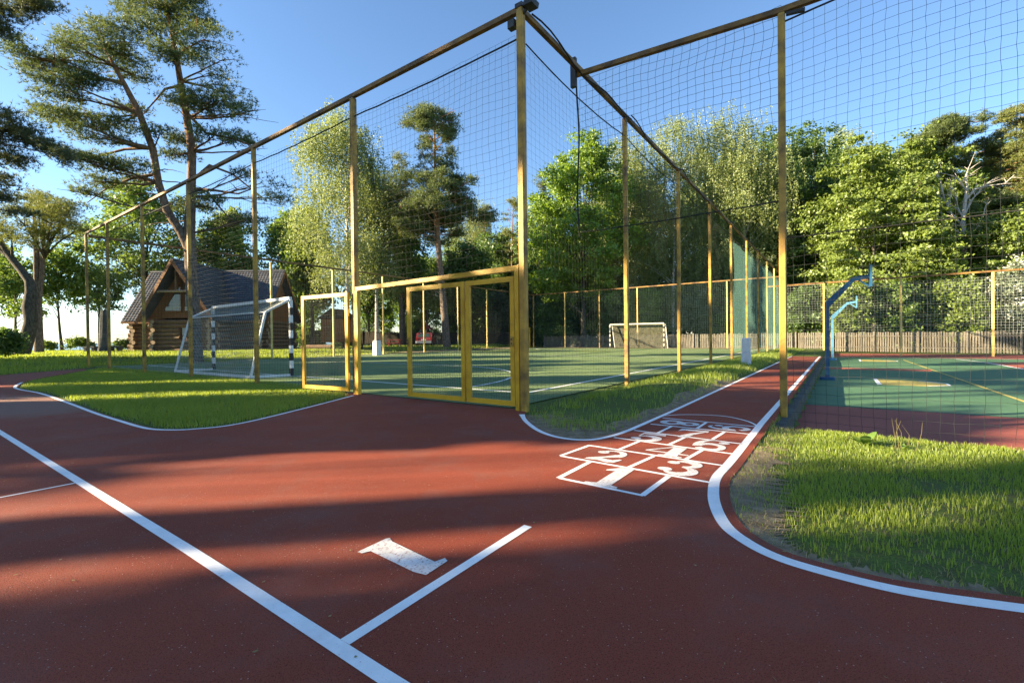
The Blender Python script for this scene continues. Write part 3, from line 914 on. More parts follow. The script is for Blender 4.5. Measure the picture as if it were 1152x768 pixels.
    mb = MB(); mb.bar(W(T_L + .4, 40.2, 0), W(T_L + .4, 40.2, 2.1), .09); mb.build('post', M['yellow'], f)
    mb = MB(); mb.bar(W(T_L + .4, 38.9, 0), W(T_L + .4, 38.9, 2.1), .09); mb.build('post', M['yellow'], f)
    mb = MB(); mb.bar(W(T_L + .4, 38.8, 2.1), W(T_L + .4, 40.3, 2.1), .09); mb.build('crossbar', M['yellow'], f)
    # --- court: net front with rail over the running lane
    Lc = 7.47; Tc = -.64; HC = 5.56
    A = W(Tc, Lc, 0)
    f = thing('net_fence', 'tall net fence in front of the basketball court, its rail reaching over the running lane', 'fence', A)
    square_post(Tc, Lc, COURT_Z - .05, HC, .088, 'old_yellow', f); square_post(Tc + 4.2, Lc, COURT_Z - .05, HC, .088, 'old_yellow', f); square_post(Tc + 8.4, Lc, COURT_Z - .05, HC, .088, 'old_yellow', f)
    mb = MB(); mb.bar(W(T_B - .12, Lc, 5.80), W(Tc, Lc, HC + .04), .075, .075); mb.bar(W(Tc, Lc, HC + .04), W(Tc + 8.5, Lc, HC + .02), .075, .075); mb.build('rail', M['rail'], f)
    mb = MB(); mb.box(W(T_B - .09, Lc - .08, 5.80), .05, .035, .26, EE, VV); mb.build('bracket', M['black_metal'], f)
    mb = MB(); mb.bar(W(Tc + .06, Lc, HC - .03), W(Tc + .28, Lc, HC - .06), .05, .04); mb.build('bracket', M['black_metal'], f)
    link('net', net_mesh('net', W(T_B, Lc - .02), W(Tc, Lc - .02), 2.95, 5.66, .125, .0028, M['twine'], A, .03, [0, 3.1], 8, .02), f)
    link('net', net_mesh('net', W(Tc, Lc - .02), W(Tc + 8.4, Lc - .02), -.25, 5.42, .125, .0022, M['twine'], A, -.12, [0, 4.2, 8.4], 9, .006), f)
    rope_obj(f, W(T_B, Lc - .02), W(Tc, Lc - .02), 2.95, .02, [0, 3.1], .009)
    rope_obj(f, W(Tc, Lc - .02), W(Tc + 8.4, Lc - .02), 5.42, -.12, [0, 4.2, 8.4], .013)
    rope_obj(f, W(Tc, Lc - .03), W(Tc + 8.4, Lc - .03), 2.42, .0, [0, 4.2, 8.4], .008)
    # --- court: far fence with its first bay lifted over the lane
    Lf = 38.0; H2 = 4.6; A = W(-.85, Lf, COURT_Z)
    f = thing('net_fence', 'pale yellow post and net fence along the far side of the basketball court', 'fence', A)
    tp = [-.85, 3.2, 7.3, 11.4, 15.5, 19.6]
    for t in tp: square_post(t, Lf, COURT_Z - .05, H2, .11, 'pale_yellow', f)
    mb = MB(); mb.bar(W(T_B - .5, Lf, H2 - .02), W(19.7, Lf, H2 + .1), .10, .10); mb.build('rail', M['rail'], f)
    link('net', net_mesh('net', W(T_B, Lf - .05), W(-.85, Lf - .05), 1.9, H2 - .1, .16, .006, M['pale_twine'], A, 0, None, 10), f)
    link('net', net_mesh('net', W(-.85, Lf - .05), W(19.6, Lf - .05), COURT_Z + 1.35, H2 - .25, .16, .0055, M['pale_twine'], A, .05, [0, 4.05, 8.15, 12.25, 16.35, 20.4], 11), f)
    # --- little lamps at the top of the corner post
    p = W(T_B, L_A, HT + .05)
    t = thing('floodlight', 'small black floodlight on top of the tall corner post', 'light', p)
    tilt = (EE * .8 + ZZ * .3).normalized(); sd = VV; up = tilt.cross(sd).normalized()
    mb = MB(); mb.box(p + EE * .18 - ZZ * .05, .075, .09, .035, EE, VV, (ZZ + EE * .25).normalized()); mb.build('housing', M['black_metal'], t)
    mb = MB(); mb.bar(p - ZZ * .16, p + EE * .13 - ZZ * .06, .03, .03); mb.build('bracket', M['black_metal'], t)
    mb = MB(); mb.box(p - EE * .0 - ZZ * .01, .062, .062, .03, EE, VV); mb.build('cap', M['black_metal'], t)
    p = W(T_B - .15, L_A, HT - .16)
    t = thing('junction_box', 'small black box on the left side of the tall corner post below the rail', 'electrical box', p)
    mb = MB(); mb.box(p, .06, .05, .06, EE, VV, bev=.008); mb.build('housing', M['black_metal'], t)
    mb = MB(); mb.box(p + EE * .08, .022, .02, .02, EE, VV); mb.build('mount', M['black_metal'], t)
cage()

# ------------------------------------------------------------------ goals
def striped_post(mb_w, mb_b, x, y, z0, z1, r=.045, n=10):
    k = 0; step = (z1 - z0) / n
    for i in range(n):
        c = Vector((x, y, z0 + step * (i + .5)))
        (mb_b if i % 2 == 0 else mb_w).box(c, r, r, step / 2, EE, VV)

def near_goal():
    Z1 = 2.32
    pr, pl = G(328, 423.2), G(240.5, 416.2)
    br, bl = G(282, 425.4), G(197, 418.6)
    t = thing('football_goal', 'white goal with black and white striped posts near the log cabin, seen from behind', 'goal', (pr + pl) / 2)
    for p in (pr, pl):
        w, b = MB(), MB(); striped_post(w, b, p.x, p.y, .02, Z1 - .05)
        w.build2(b, 'post', M['white_metal'], M['black_paint'], t)
    mb = MB(); mb.bar(pr + ZZ * (Z1), pl + ZZ * Z1, .09, .09); mb.build('crossbar', M['white_metal'], t)
    top = []
    for p, q in ((pr, br), (pl, bl)):
        k = p + (q - p) * .62 + ZZ * (Z1 - .42); top.append(k)
        mb = MB(); mb.tube([p + ZZ * (Z1 - .03), k, k + (q - k) * .04, q + ZZ * .03], .035, 8); mb.build('stanchion', M['white_metal'], t)
        mb = MB(); mb.bar(p + ZZ * .04, q + ZZ * .04, .07, .07); mb.build('ground_bar', M['white_metal'], t)
    mb = MB(); mb.bar(br + ZZ * .04, bl + ZZ * .04, .07, .07); mb.build('ground_bar', M['white_metal'], t)
    mb = MB(); mb.tube([top[0], top[1]], .018, 6); mb.build('back_bar', M['white_metal'], t)
    # net: from the crossbar over the back bar to the ground
    def grid(c00, c10, c11, c01, nu, nv, off, sag=0):
        tb = Tubes()
        def P(a, b):
            p = (c00 * (1 - a) + c10 * a) * (1 - b) + (c01 * (1 - a) + c11 * a) * b
            return p - ZZ * sag * 16 * a * (1 - a) * b * (1 - b) - off
        for i in range(nu + 1): tb.add([tuple(P(i / nu, j / nv)) for j in range(nv + 1)], .0055, 3)
        for j in range(nv + 1): tb.add([tuple(P(i / nu, j / nv)) for i in range(nu + 1)], .0055, 3)
        return tb
    off = world_loc(t)
    tb = grid(pl + ZZ * Z1, pr + ZZ * Z1, top[0], top[1], 44, 8, off, .10); link('net', tb.mesh('net', M['pale_twine']), t)
    tb = grid(top[1], top[0], br, bl, 44, 18, off, .05); link('net', tb.mesh('net', M['pale_twine']), t)
near_goal()

def far_goal():
    L = L_F - 1.9
    a = G(686.5, 393.0); b = G(747, 393.0)
    tA, tB = -17.2, -12.27
    pl, pr = W(tA, L), W(tB, L); Z1 = 2.2
    t = thing('football_goal', 'distant goal with pale striped posts in front of the wooden fence', 'goal', (pl + pr) / 2)
    for p in (pl, pr):
        w, bl = MB(), MB(); striped_post(w, bl, p.x, p.y, .02, Z1 - .05, .05)
        w.build2(bl, 'post', M['dull_white'], M['black_paint'], t)
    mb = MB(); mb.bar(pl + ZZ * Z1, pr + ZZ * Z1, .1, .1); mb.build('crossbar', M['dull_white'], t)
    top = []
    for p in (pl, pr):
        k = p + VV * .5 + ZZ * (Z1 - .1); g = p + VV * 1.1; top.append(k)
        mb = MB(); mb.tube([p + ZZ * Z1, k, g + ZZ * .03], .035, 6); mb.build('stanchion', M['white_metal'], t)
    off = world_loc(t); tb = Tubes()
    c = [top[0], top[1], pr + VV * 1.1, pl + VV * 1.1]
    nu, nv = 46, 20
    for i in range(nu + 1):
        tb.add([tuple((c[0] * (1 - i / nu) + c[1] * i / nu) * (1 - q) + (c[3] * (1 - i / nu) + c[2] * i / nu) * q - off) for q in np.linspace(0, 1, 6)], .011, 3)
    for j in range(nv + 1):
        q = j / nv
        tb.add([tuple((c[0] * (1 - s_) + c[1] * s_) * (1 - q) + (c[3] * (1 - s_) + c[2] * s_) * q - off) for s_ in np.linspace(0, 1, 6)], .011, 3)
    link('net', tb.mesh('net', M['beige_twine']), t)
far_goal()

# ------------------------------------------------------------------ basketball posts
def hoop(base, col, label, sc=1.0):
    t = thing('basketball_post', label, 'basketball post', base, 'basketball posts')
    x = lambda a, z: base + EE * a + ZZ * z
    mb = MB(); mb.box(base + ZZ * .05, .19, .19, .05, EE, VV, bev=.02); mb.build('base_plate', M[col], t)
    mb = MB(); mb.bar(x(0, .08), x(0, 2.34), .115, .115); mb.build('pole', M[col], t)
    mb = MB()
    # cranked arm: sloping part then level part
    poly = [(-.0575, 2.28), (.0575, 2.24), (.68, 2.99), (1.02, 3.06), (1.02, 3.16), (.64, 3.11), (-.0575, 2.40)]
    mb.prism([(a, z) for a, z in poly], base - VV * .05, EE, ZZ, VV, .10); mb.build('arm', M[col], t)
    mb = MB(); mb.bar(x(.78, 3.02), x(1.03, 2.82), .045, .045); mb.build('brace', M[col], t)
    mb = MB(); mb.box(x(1.06, 3.08), .025, .50, .31, EE, VV); mb.build('backboard', M[col], t)
    for a in (-.2, .2):
        mb = MB(); mb.box(x(1.03, 3.0) + VV * a, .008, .02, .2, EE, VV); mb.build('board_bracket', M[col], t)
    return t
hoop(W(-.30, TL(*G(932, 427, COURT_Z).xy)[1], COURT_Z), 'blue_metal', 'dark blue basketball post with cranked arm, the nearer of the two')
hoop(W(-.30, TL(*G(935.7, 405, COURT_Z).xy)[1], COURT_Z), 'light_blue_metal', 'light blue basketball post with cranked arm, the farther of the two')

# ------------------------------------------------------------------ pale boxes beside the pitch
def pillar(base, w, h, label, joint):
    t = thing('concrete_pillar', label, 'pillar', base)
    mb = MB(); mb.box(base + ZZ * (h * joint / 2), w / 2, w / 2, h * joint / 2 - .004, EE, VV, bev=.015)
    mb.build('lower_block', M['pale_concrete'], t)
    mb = MB(); k = h * (1 - joint)
    mb.box(base + ZZ * (h * joint + k / 2 + .002), w / 2 * .92, w / 2 * .92, k / 2 - .002, EE, VV, bev=.025); mb.build('upper_block', M['pale_concrete'], t)
pillar(G(839.5, 411.5, .05), .27, .93, 'pale grey square pillar on the grass bank beside the running lane', .48)
pillar(G(424.2, 399.6), .42, 1.0, 'white square pillar at the far side of the pitch near the tree trunks', .9)

# ------------------------------------------------------------------ wooden fences
def picket_fence(name, label, pts, h, m, gap=.13, zf=None, w=.10):
    base = pts[0]
    t = thing(name, label, 'fence', base)
    pan = MB(); rl = MB(); rs = random.Random(5)
    for a, b in zip(pts[:-1], pts[1:]):
        ln = (b - a).length; d = (b - a) / ln; nr = Vector((-d.y, d.x, 0)).normalized(); dh = Vector((d.x, d.y, 0)).normalized()
        n = int(ln / gap)
        for i in range(n):
            p = a + d * (i + .5) * gap; hh = h + rs.uniform(-.05, .05)
            lean = Vector((rs.uniform(-.02, .02), rs.uniform(-.02, .02), 1)).normalized()
            pan.box(p + ZZ * (hh / 2), w / 2 * rs.uniform(.9, 1.05), .012, hh / 2, dh, nr, lean)
        for z in (.35, h - .3): rl.bar(a + ZZ * z - nr * -.035, b + ZZ * z - nr * -.035, .04, .09)
        k = max(1, int(ln / 2.6))
        for i in range(k + 1):
            p = a + d * (ln * i / k)
            pb = MB(); pb.box(p + ZZ * ((h + .08) / 2) - nr * .06, .06, .045, (h + .08) / 2, dh, nr, bev=.01); pb.build('post', M[m], t)
    pan.build('picket_panel', M[m], t); rl.build('rail', M[m], t)
picket_fence('picket_fence', 'weathered grey picket fence behind the court and the far end of the pitch', [W(-28, 45.8, -.28), W(-3, 45.8, -.28), W(10, 45.2, -.38), W(26, 44.6, -.40)], 1.52, 'picket', .15, None, .10)
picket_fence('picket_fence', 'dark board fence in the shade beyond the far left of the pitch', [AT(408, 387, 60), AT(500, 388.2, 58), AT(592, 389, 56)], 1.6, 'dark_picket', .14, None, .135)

# ------------------------------------------------------------------ log cabin
def roof_plane(mb, e0, e1, r1, r0, courses=20, pitch=.26):
    """tiled roof slope: e0-e1 eave edge, r0-r1 ridge edge, pan tiles in courses"""
    nrm = (e1 - e0).cross(r0 - e0).normalized()
    if nrm.z < 0: nrm = -nrm
    ln = max((e1 - e0).length, (r1 - r0).length); nu = int(ln / pitch * 4)
    rows = []
    for j in range(courses):
        for k in (0, 1):
            f = (j + k) / courses; lift = .05 * (1 - k) if True else 0
            row = []
            for i in range(nu + 1):
                a = i / nu; p = (e0 * (1 - a) + e1 * a) * (1 - f) + (r0 * (1 - a) + r1 * a) * f
                row.append(p + nrm * (.03 + lift + .028 * abs(math.sin(a * ln / pitch * PI / 1))))
            rows.append(row)
    V_ = [p for r in rows for p in r]; n = nu + 1
    F = [(j * n + i, j * n + i + 1, (j + 1) * n + i + 1, (j + 1) * n + i) for j in range(len(rows) - 1) for i in range(nu)]
    mb.add(V_, F)
    # deck underneath
    th = nrm * -.12
    P = [e0, e1, r1, r0, e0 + th, e1 + th, r1 + th, r0 + th]
    mb.add(P, [(4, 7, 6, 5), (0, 4, 5, 1), (1, 5, 6, 2), (2, 6, 7, 3), (3, 7, 4, 0), (0, 1, 2, 3)])

def cabin():
    g = .20
    base = Vector((-26.8, 40, g))
    t = thing('log_cabin', 'log cabin with steep dark tiled roof and glazed front gable behind the goal', 'cabin', base)
    xl, xr = -32.7, -20.9             # main block, ridge along x
    yf, yb = 38.9, 45.0; yr = (yf + yb) / 2
    ze, zr = 2.95, 7.35
    # wing
    wx, hw, wf = -26.5, 2.62, 36.6
    r = .17
    def log_wall(a, b, z0, z1, name='log_wall', over=.45, ends=True, skip=None):
        mb = MB(); me_ = MB(); d = (b - a).normalized(); z = z0 + r; k = 0
        while z < z1:
            o = over * (1 + .25 * math.sin(k * 2.3))
            segs = [(a - d * o, b + d * o)]
            if skip:
                for (s0, s1, q0, q1) in skip:
                    if q0 < z < q1: segs = [(a - d * o, a + d * s0), (a + d * s1, b + d * o)]
            for p, q in segs:
                mb.tube([p + ZZ * z, q + ZZ * z], r * 1.04, 10, cap=False)
            for p, q in ((a - d * o, -1), (b + d * o, 1)):
                c = p + ZZ * z; sd = Vector((-d.y, d.x, 0))
                ring = [c + (sd * math.cos(w_) + ZZ * math.sin(w_)) * r * 1.0 + d * q * .004 for w_ in np.linspace(0, 2 * PI, 13)[:-1]]
                me_.add(ring, [tuple(range(12))] if q > 0 else [tuple(reversed(range(12)))])
            z += 2 * r * .97; k += 1
        return mb.build2(me_, name, M['log'], M['log_end'], t, True)
    V3 = lambda x, y, z=0: Vector((x, y, z))
    wx0, wx1 = wx - hw + .35, wx + hw - .35
    log_wall(V3(xl + .3, yf + .5), V3(wx0, yf + .5), g, ze - .1)
    log_wall(V3(wx1, yf + .5), V3(xr - .45, yf + .5), g, ze - .1)
    log_wall(V3(xr - .45, yf + .5), V3(xr - .45, yb - .5), g, ze - .1)
    log_wall(V3(xl + .45, yf + .5), V3(xl + .45, yb - .5), g, ze - .1)
    log_wall(V3(xl + .3, yb - .5), V3(xr - .45, yb - .5), g, ze - .1)
    win = (1.95, 3.15, 1.15, 2.25)
    log_wall(V3(wx0, wf + .5), V3(wx1, wf + .5), g, ze + .05, skip=[win])
    log_wall(V3(wx0, wf + .5), V3(wx0, yf + .5), g, ze - .1); log_wall(V3(wx1, wf + .5), V3(wx1, yf + .5), g, ze - .1)
    # main roof
    mb = MB()
    roof_plane(mb, V3(xl - .2, yf - .25, ze - .15), V3(xr + .25, yf - .25, ze - .15), V3(xr + .25, yr, zr), V3(xl - .2, yr, zr), 22)
    roof_plane(mb, V3(xr + .25, yb + .25, ze - .15), V3(xl - .2, yb + .25, ze - .15), V3(xl - .2, yr, zr), V3(xr + .25, yr, zr), 22)
    mb.tube([V3(xl - .2, yr, zr + .05), V3(xr + .25, yr, zr + .05)], .13, 8)
    mb.build('roof', M['roof'], t, label='main tiled roof with level ridge')
    # wing roof
    mb = MB(); zr2 = 7.45
    roof_plane(mb, V3(wx - hw - .45, yr, ze - .25), V3(wx - hw - .45, wf - .45, ze - .25), V3(wx, wf - .75, zr2), V3(wx, yr, zr2), 22)
    roof_plane(mb, V3(wx + hw + .45, wf - .45, ze - .25), V3(wx + hw + .45, yr, ze - .25), V3(wx, yr, zr2), V3(wx, wf - .75, zr2), 22)
    mb.tube([V3(wx, wf - .75, zr2 + .05), V3(wx, yr, zr2 + .05)], .13, 8)
    mb.build('roof', M['roof'], t, label='steep tiled roof of the front gable')
    # barge boards
    for s_ in (-1, 1):
        mb = MB(); mb.bar(V3(wx + s_ * (hw + .5), wf - .49, ze - .42), V3(wx, wf - .79, zr2 - .06), .05, .24); mb.build('barge_board', M['brown_board'], t)
        mb = MB(); mb.bar(V3(xr + .27, yr, zr - .1), V3(xr + .27, yr + s_ * (yr - yf + .2), ze - .3), .05, .22); mb.build('barge_board', M['brown_board'], t)
        mb = MB(); mb.bar(V3(xl - .22, yr, zr - .1), V3(xl - .22, yr + s_ * (yr - yf + .2), ze - .3), .05, .22); mb.build('barge_board', M['brown_board'], t)
    # gable boards: front, right, left
    mb = MB(); y = wf + .42; hwb = hw + .2
    mb.prism([(-hwb, ze + .02), (hwb, ze + .02), (0, zr2 - .35)], V3(wx, y, 0), Vector((1, 0, 0)), ZZ, Vector((0, 1, 0)), .1); mb.build('gable', M['brown_board'], t)
    mb = MB()
    for z, k in ((3.6, .86), (4.2, .74), (4.8, .62), (5.4, .48), (6.0, .34)):
        mb.box(V3(wx, y - .012, z), hwb * k - .1, .012, .02)
    mb.build('board_seam', M['log'], t)
    for x in (xr - .45, xl + .45):
        mb = MB(); mb.prism([(-(yr - yf) + .1, ze - .1), ((yr - yf) - .1, ze - .1), (0, zr - .25)], V3(x - .05, yr, 0), Vector((0, 1, 0)), ZZ, Vector((1, 0, 0)), .1)
        mb.build('gable', M['brown_board'], t)
    # glazed gable
    for s_ in (-1, 1):
        mb = MB(); mb.prism([(s_ * .16, 3.55), (s_ * 1.55, 3.55), (s_ * .16, 5.75)] if s_ > 0 else [(-1.55, 3.55), (-.16, 3.55), (-.16, 5.75)], V3(wx, y - .03, 0), Vector((1, 0, 0)), ZZ, Vector((0, 1, 0)), .02)
        w = mb.build('window', M['glass'], t)
        fm = MB(); fm.bar(V3(wx + s_ * .12, y - .05, 3.5), V3(wx + s_ * .12, y - .05, 5.85), .1, .06); fm.bar(V3(wx + s_ * .1, y - .05, 3.5), V3(wx + s_ * 1.62, y - .05, 3.5), .06, .1)
        fm.bar(V3(wx + s_ * 1.62, y - .05, 3.5), V3(wx + s_ * .12, y - .05, 5.9), .06, .1); fm.build('frame', M['brown_board'], w)
        bl = MB(); bl.box(V3(wx + s_ * .78, y - .042, 3.72), .62, .006, .17); bl.build('blind', M['blind'], w)
    # balcony beam and posts under the gable
    mb = MB(); mb.tube([V3(wx - 1.75, wf - .35, 5.05), V3(wx + 1.75, wf - .35, 5.05)], .10, 8); mb.build('tie_beam', M['log_end'], t)
    mb = MB(); mb.tube([V3(wx, wf - .35, 5.05), V3(wx, wf - .35, 7.0)], .08, 8); mb.build('king_post', M['log'], t)
    # lower window
    wxm = wx0 + (win[0] + win[1]) / 2
    mb = MB(); mb.box(V3(wxm, wf + .52, 1.7), .60, .01, .55); w = mb.build('window', M['glass'], t)
    fm = MB()
    for dx in (-.60, 0, .60): fm.box(V3(wxm + dx, wf + .44, 1.7), .045, .06, .6)
    for dz in (-.57, .57): fm.box(V3(wxm, wf + .44, 1.7 + dz), .70, .07, .05)
    fm.build('frame', M['brown_board'], w)
    bl = MB(); bl.box(V3(wxm - .3, wf + .505, 1.9), .13, .004, .30); bl.box(V3(wxm + .18, wf + .505, 1.72), .06, .004, .42); bl.build('curtain', M['blind'], w)
    # hanging gutter board under main eave
    mb = MB(); mb.bar(V3(xl - .2, yf - .30, ze - .25), V3(wx - hw - .5, yf - .30, ze - .25), .05, .14); mb.bar(V3(wx + hw + .5, yf - .30, ze - .25), V3(xr + .25, yf - .30, ze - .25), .05, .14); mb.build('eave_board', M['brown_board'], t)
    mb = MB()   # stone footing
    mb.box(V3((xl + xr) / 2, yr, g - .12), (xr - xl) / 2 - .2, (yb - yf) / 2 - .3, .14); mb.box(V3(wx, (wf + yf) / 2 + .4, g - .125), hw - .25, (yf - wf) / 2, .13)
    mb.build('footing', M['stone'], t)
cabin()

# ------------------------------------------------------------------ small things about the meadow
def small_things():
    # tall stone marker with two low stone seats
    p = AT(116, 400, 36.0); p.z = float(ground_z(p.x, p.y)) - .03
    t = thing('stone_pillar', 'tall dark grey standing stone on the meadow left of the cabin', 'stone', p)
    mb = MB()
    rs = random.Random(3)
    lv = [(0, .36, .22), (.5, .33, .20), (1.4, .30, .19), (2.3, .27, .17), (3.0, .25, .16), (3.3, .22, .14)]
    V_ = []; n = 8
    for z, a, b in lv:
        for k in range(n):
            w = 2 * PI * k / n + .3; s_ = 1 + rs.uniform(-.07, .07)
            V_.append(p + Vector((a * math.cos(w) * s_ + .03 * z, b * math.sin(w) * s_, z + rs.uniform(-.04, .04))))
    F = [(j * n + i, j * n + (i + 1) % n, (j + 1) * n + (i + 1) % n, (j + 1) * n + i) for j in range(len(lv) - 1) for i in range(n)] + [tuple(range(len(V_) - n, len(V_)))]
    mb.add(V_, F); mb.build('shaft', M['stone'], t)
    mb = MB(); mb.box(p + ZZ * .05, .55, .4, .09, bev=.03); mb.build('plinth', M['stone'], t)
    for px, lab in ((102, 'low dark stone bench left of the standing stone'), (130, 'low dark stone bench right of the standing stone')):
        q = AT(px, 400, 36.3); q.z = float(ground_z(q.x, q.y))
        b = thing('stone_bench', lab, 'bench', q, 'low benches by the standing stone')
        mb = MB(); mb.box(q + ZZ * .42, .45, .2, .07, bev=.02); mb.build('seat', M['stone'], b)
        for s_ in (-1, 1):
            mb = MB(); mb.box(q + Vector((s_ * .30, 0, .17)), .09, .16, .18); mb.build('leg', M['stone'], b)
    # pale log lying by the path
    q = AT(356, 393.5, 37); q.z = float(ground_z(q.x, q.y)) + .22
    b = thing('fallen_log', 'pale log lying on the grass right of the cabin', 'log', q)
    mb = MB(); a = Vector((-1.25, .1, 0)); 
    mb.tube([q + a, q + a * .3 + ZZ * .02, q - a], [.20, .21, .19], 10, cap=False); mb.build('bark', M['log'], b, smooth=True)
    mb = MB()
    for s_, dr in ((1, a.normalized()), (-1, -a.normalized())):
        sd = Vector((-dr.y, dr.x, 0)); rr = .20 if s_ > 0 else .19
        ring = [q + a * s_ * 1.0 + dr * .002 + (sd * math.cos(w) + ZZ * math.sin(w)) * rr for w in np.linspace(0, 2 * PI, 13)[:-1]]
        mb.add(ring, [tuple(range(12))])
    mb.build('cut_end', M['log_end'], b)
    # dark bench by the trunks
    q = AT(413, 391, 41); q.z = float(ground_z(q.x, q.y))
    b = thing('park_bench', 'dark wooden bench at the foot of the tree trunks beyond the open gateway', 'bench', q)
    mb = MB()
    for k in (-.14, 0, .14): mb.box(q + Vector((0, k, .45)), .6, .055, .02)
    mb.build('seat', M['dark_picket'], b)
    for s_ in (-1, 1):
        mb = MB(); mb.bar(q + Vector((s_ * .45, -.16, 0)), q + Vector((s_ * .45, -.1, .43)), .06); mb.bar(q + Vector((s_ * .45, .16, 0)), q + Vector((s_ * .45, .1, .43)), .06); mb.build('leg', M['dark_picket'], b)
    # red picnic table
    q = AT(444, 388, 47); q.z = float(ground_z(q.x, q.y))
    b = thing('picnic_table', 'red picnic table with benches in front of the dark board fence', 'table', q)
    mb = MB(); mb.box(q + ZZ * .74, .65, .36, .03); mb.build('tabletop', M['red_paint'], b)
    for s_ in (-1, 1):
        mb = MB(); mb.box(q + Vector((0, s_ * .62, .44)), .65, .13, .025); mb.build('bench', M['red_paint'], b)
        mb = MB(); mb.bar(q + Vector((s_ * .48, -.6, 0)), q + Vector((s_ * .48, -.18, .72)), .07); mb.bar(q + Vector((s_ * .48, .6, 0)), q + Vector((s_ * .48, .18, .72)), .07); mb.bar(q + Vector((s_ * .48, -.7, .39)), q + Vector((s_ * .48, .7, .39)), .06); mb.build('leg', M['red_paint'], b)
    # play house on stilts
    q = AT(381, 388, 44); q.z = float(ground_z(q.x, q.y))
    b = thing('playhouse', 'orange brown wooden playhouse on stilts behind the grey tree trunk', 'playhouse', q)
    ax = Vector((.97, -.22, 0)).normalized(); ay = Vector((.22, .97, 0)).normalized()
    for i in (-1, 1):
        for j in (-1, 1):
            mb = MB(); mb.bar(q + ax * i * 1.05 + ay * j * .9, q + ax * i * 1.05 + ay * j * .9 + ZZ * .62, .12); mb.build('stilt', M['dark_picket'], b)
    mb = MB(); mb.box(q + ZZ * .62, 1.28, 1.1, .05, ax, ay); mb.build('deck', M['orange_board'], b)
    mb = MB(); mb.box(q + ZZ * 1.72, 1.2, 1.0, 1.05, ax, ay)
    for k in range(9): mb.box(q + ax * (-1.08 + .27 * k) - ay * 1.008 + ZZ * 1.72, .115, .012, 1.03, ax, ay)
    for k in range(7): mb.box(q - ax * 1.208 + ay * (-.84 + .28 * k) + ZZ * 1.72, .012, .12, 1.03, ax, ay)
    mb.build('wall', M['orange_board'], b)
    mb = MB(); mb.prism([(-1.45, 2.78), (1.45, 2.78), (0, 3.75)], q - ay * 1.25, ax, ZZ, ay, 2.5); mb.build('roof', M['dark_picket'], b)
    mb = MB(); mb.box(q - ay * 1.024 - ax * .45 + ZZ * 1.45, .32, .01, .75, ax, ay); mb.build('door', M['brown_board'], b)
    # parked car seen from behind
    q = AT(479.5, 388.5, 50); q.z = float(ground_z(q.x, q.y))
    b = thing('parked_car', 'red hatchback parked in the shade left of the leaning pine', 'car', q)
    X1, Y1 = Vector((1, .06, 0)).normalized(), Vector((-.06, 1, 0)).normalized()
    mb = MB(); prof = [(-2.0, .35), (2.0, .35), (2.05, .75), (1.2, .95), (.55, 1.42), (-1.35, 1.45), (-1.9, 1.0), (-2.05, .6)]
    mb.prism([(-y, z) for y, z in prof], q - X1 * .82, -Y1, ZZ, X1, 1.64); mb.build('body', M['red_paint'], b)
    mb = MB(); mb.add([q + X1 * x - Y1 * y + ZZ * z for x, y, z in ((-.62, 1.885, 1.03), (.62, 1.885, 1.03), (.55, 1.42, 1.40), (-.55, 1.42, 1.40))], [(0, 1, 2, 3)])
    for p in mb.v: p -= Y1 * .02
    mb.build('rear_window', M['glass'], b)
    for s_ in (-1, 1):
        mb = MB(); mb.box(q + X1 * s_ * .70 - Y1 * 1.99 + ZZ * .85, .09, .03, .11, X1, Y1); mb.build('tail_light', M['lamp_red'], b)
        mb = MB(); mb.add([q + X1 * s_ * .825 - Y1 * y + ZZ * z for y, z in ((1.55, 1.0), (-.9, 1.0), (-.5, 1.36), (1.2, 1.38))], [(0, 1, 2, 3)]); mb.build('side_window', M['glass'], b)
        for y in (-1.25, 1.25):
            mb = MB(); mb.tube([q + X1 * s_ * .66 + Y1 * y + ZZ * .31, q + X1 * s_ * .83 + Y1 * y + ZZ * .31], .31, 16); w = mb.build('wheel', M['tyre'], b)
            mb = MB(); mb.tube([q + X1 * s_ * .825 + Y1 * y + ZZ * .31, q + X1 * s_ * .838 + Y1 * y + ZZ * .31], .19, 12); mb.build('rim', M['silver'], w)
    mb = MB(); mb.box(q - Y1 * 2.03 + ZZ * .48, .80, .06, .12, X1, Y1, bev=.02); mb.build('bumper', M['silver'], b)
    mb = MB(); mb.box(q - Y1 * 2.06 + ZZ * .72, .26, .012, .06, X1, Y1); mb.build('number_plate', M['white_metal'], b)
    # red canopy behind it
    q = AT(480, 388, 54); q.z = float(ground_z(q.x, q.y))
    b = thing('red_canopy', 'small red pointed canopy showing above the parked car', 'canopy', q)
    mb = MB(); mb.add([q + Vector((x, y, 2.0)) for x, y in ((-.7, -.6), (.7, -.6), (.7, .6), (-.7, .6))] + [q + ZZ * 2.75], [(0, 1, 4), (1, 2, 4), (2, 3, 4), (3, 0, 4), (3, 2, 1, 0)]); mb.build('cover', M['red_paint'], b)
    for x in (-.6, .6):
        for y in (-.5, .5):
            mb = MB(); mb.tube([q + Vector((x, y, 0)), q + Vector((x, y, 2.0))], .03, 6); mb.build('leg', M['silver'], b)
small_things()

# ------------------------------------------------------------------ trees
def unit(v): return v / (np.linalg.norm(v, axis=-1, keepdims=True) + 1e-9)

def make_leaves(P, Nm, size, rg, asp=.6):
    n = len(P)
    Tn = unit(np.cross(Nm, rg.normal(size=(n, 3)))); Bn = np.cross(Nm, Tn)
    s = (size * (.65 + .7 * rg.random(n)))[:, None] * .5
    V_ = np.stack([P + Tn * s, P + Bn * s * asp, P - Tn * s, P - Bn * s * asp], 1).reshape(-1, 3)
    return V_, np.arange(4 * n).reshape(-1, 4)

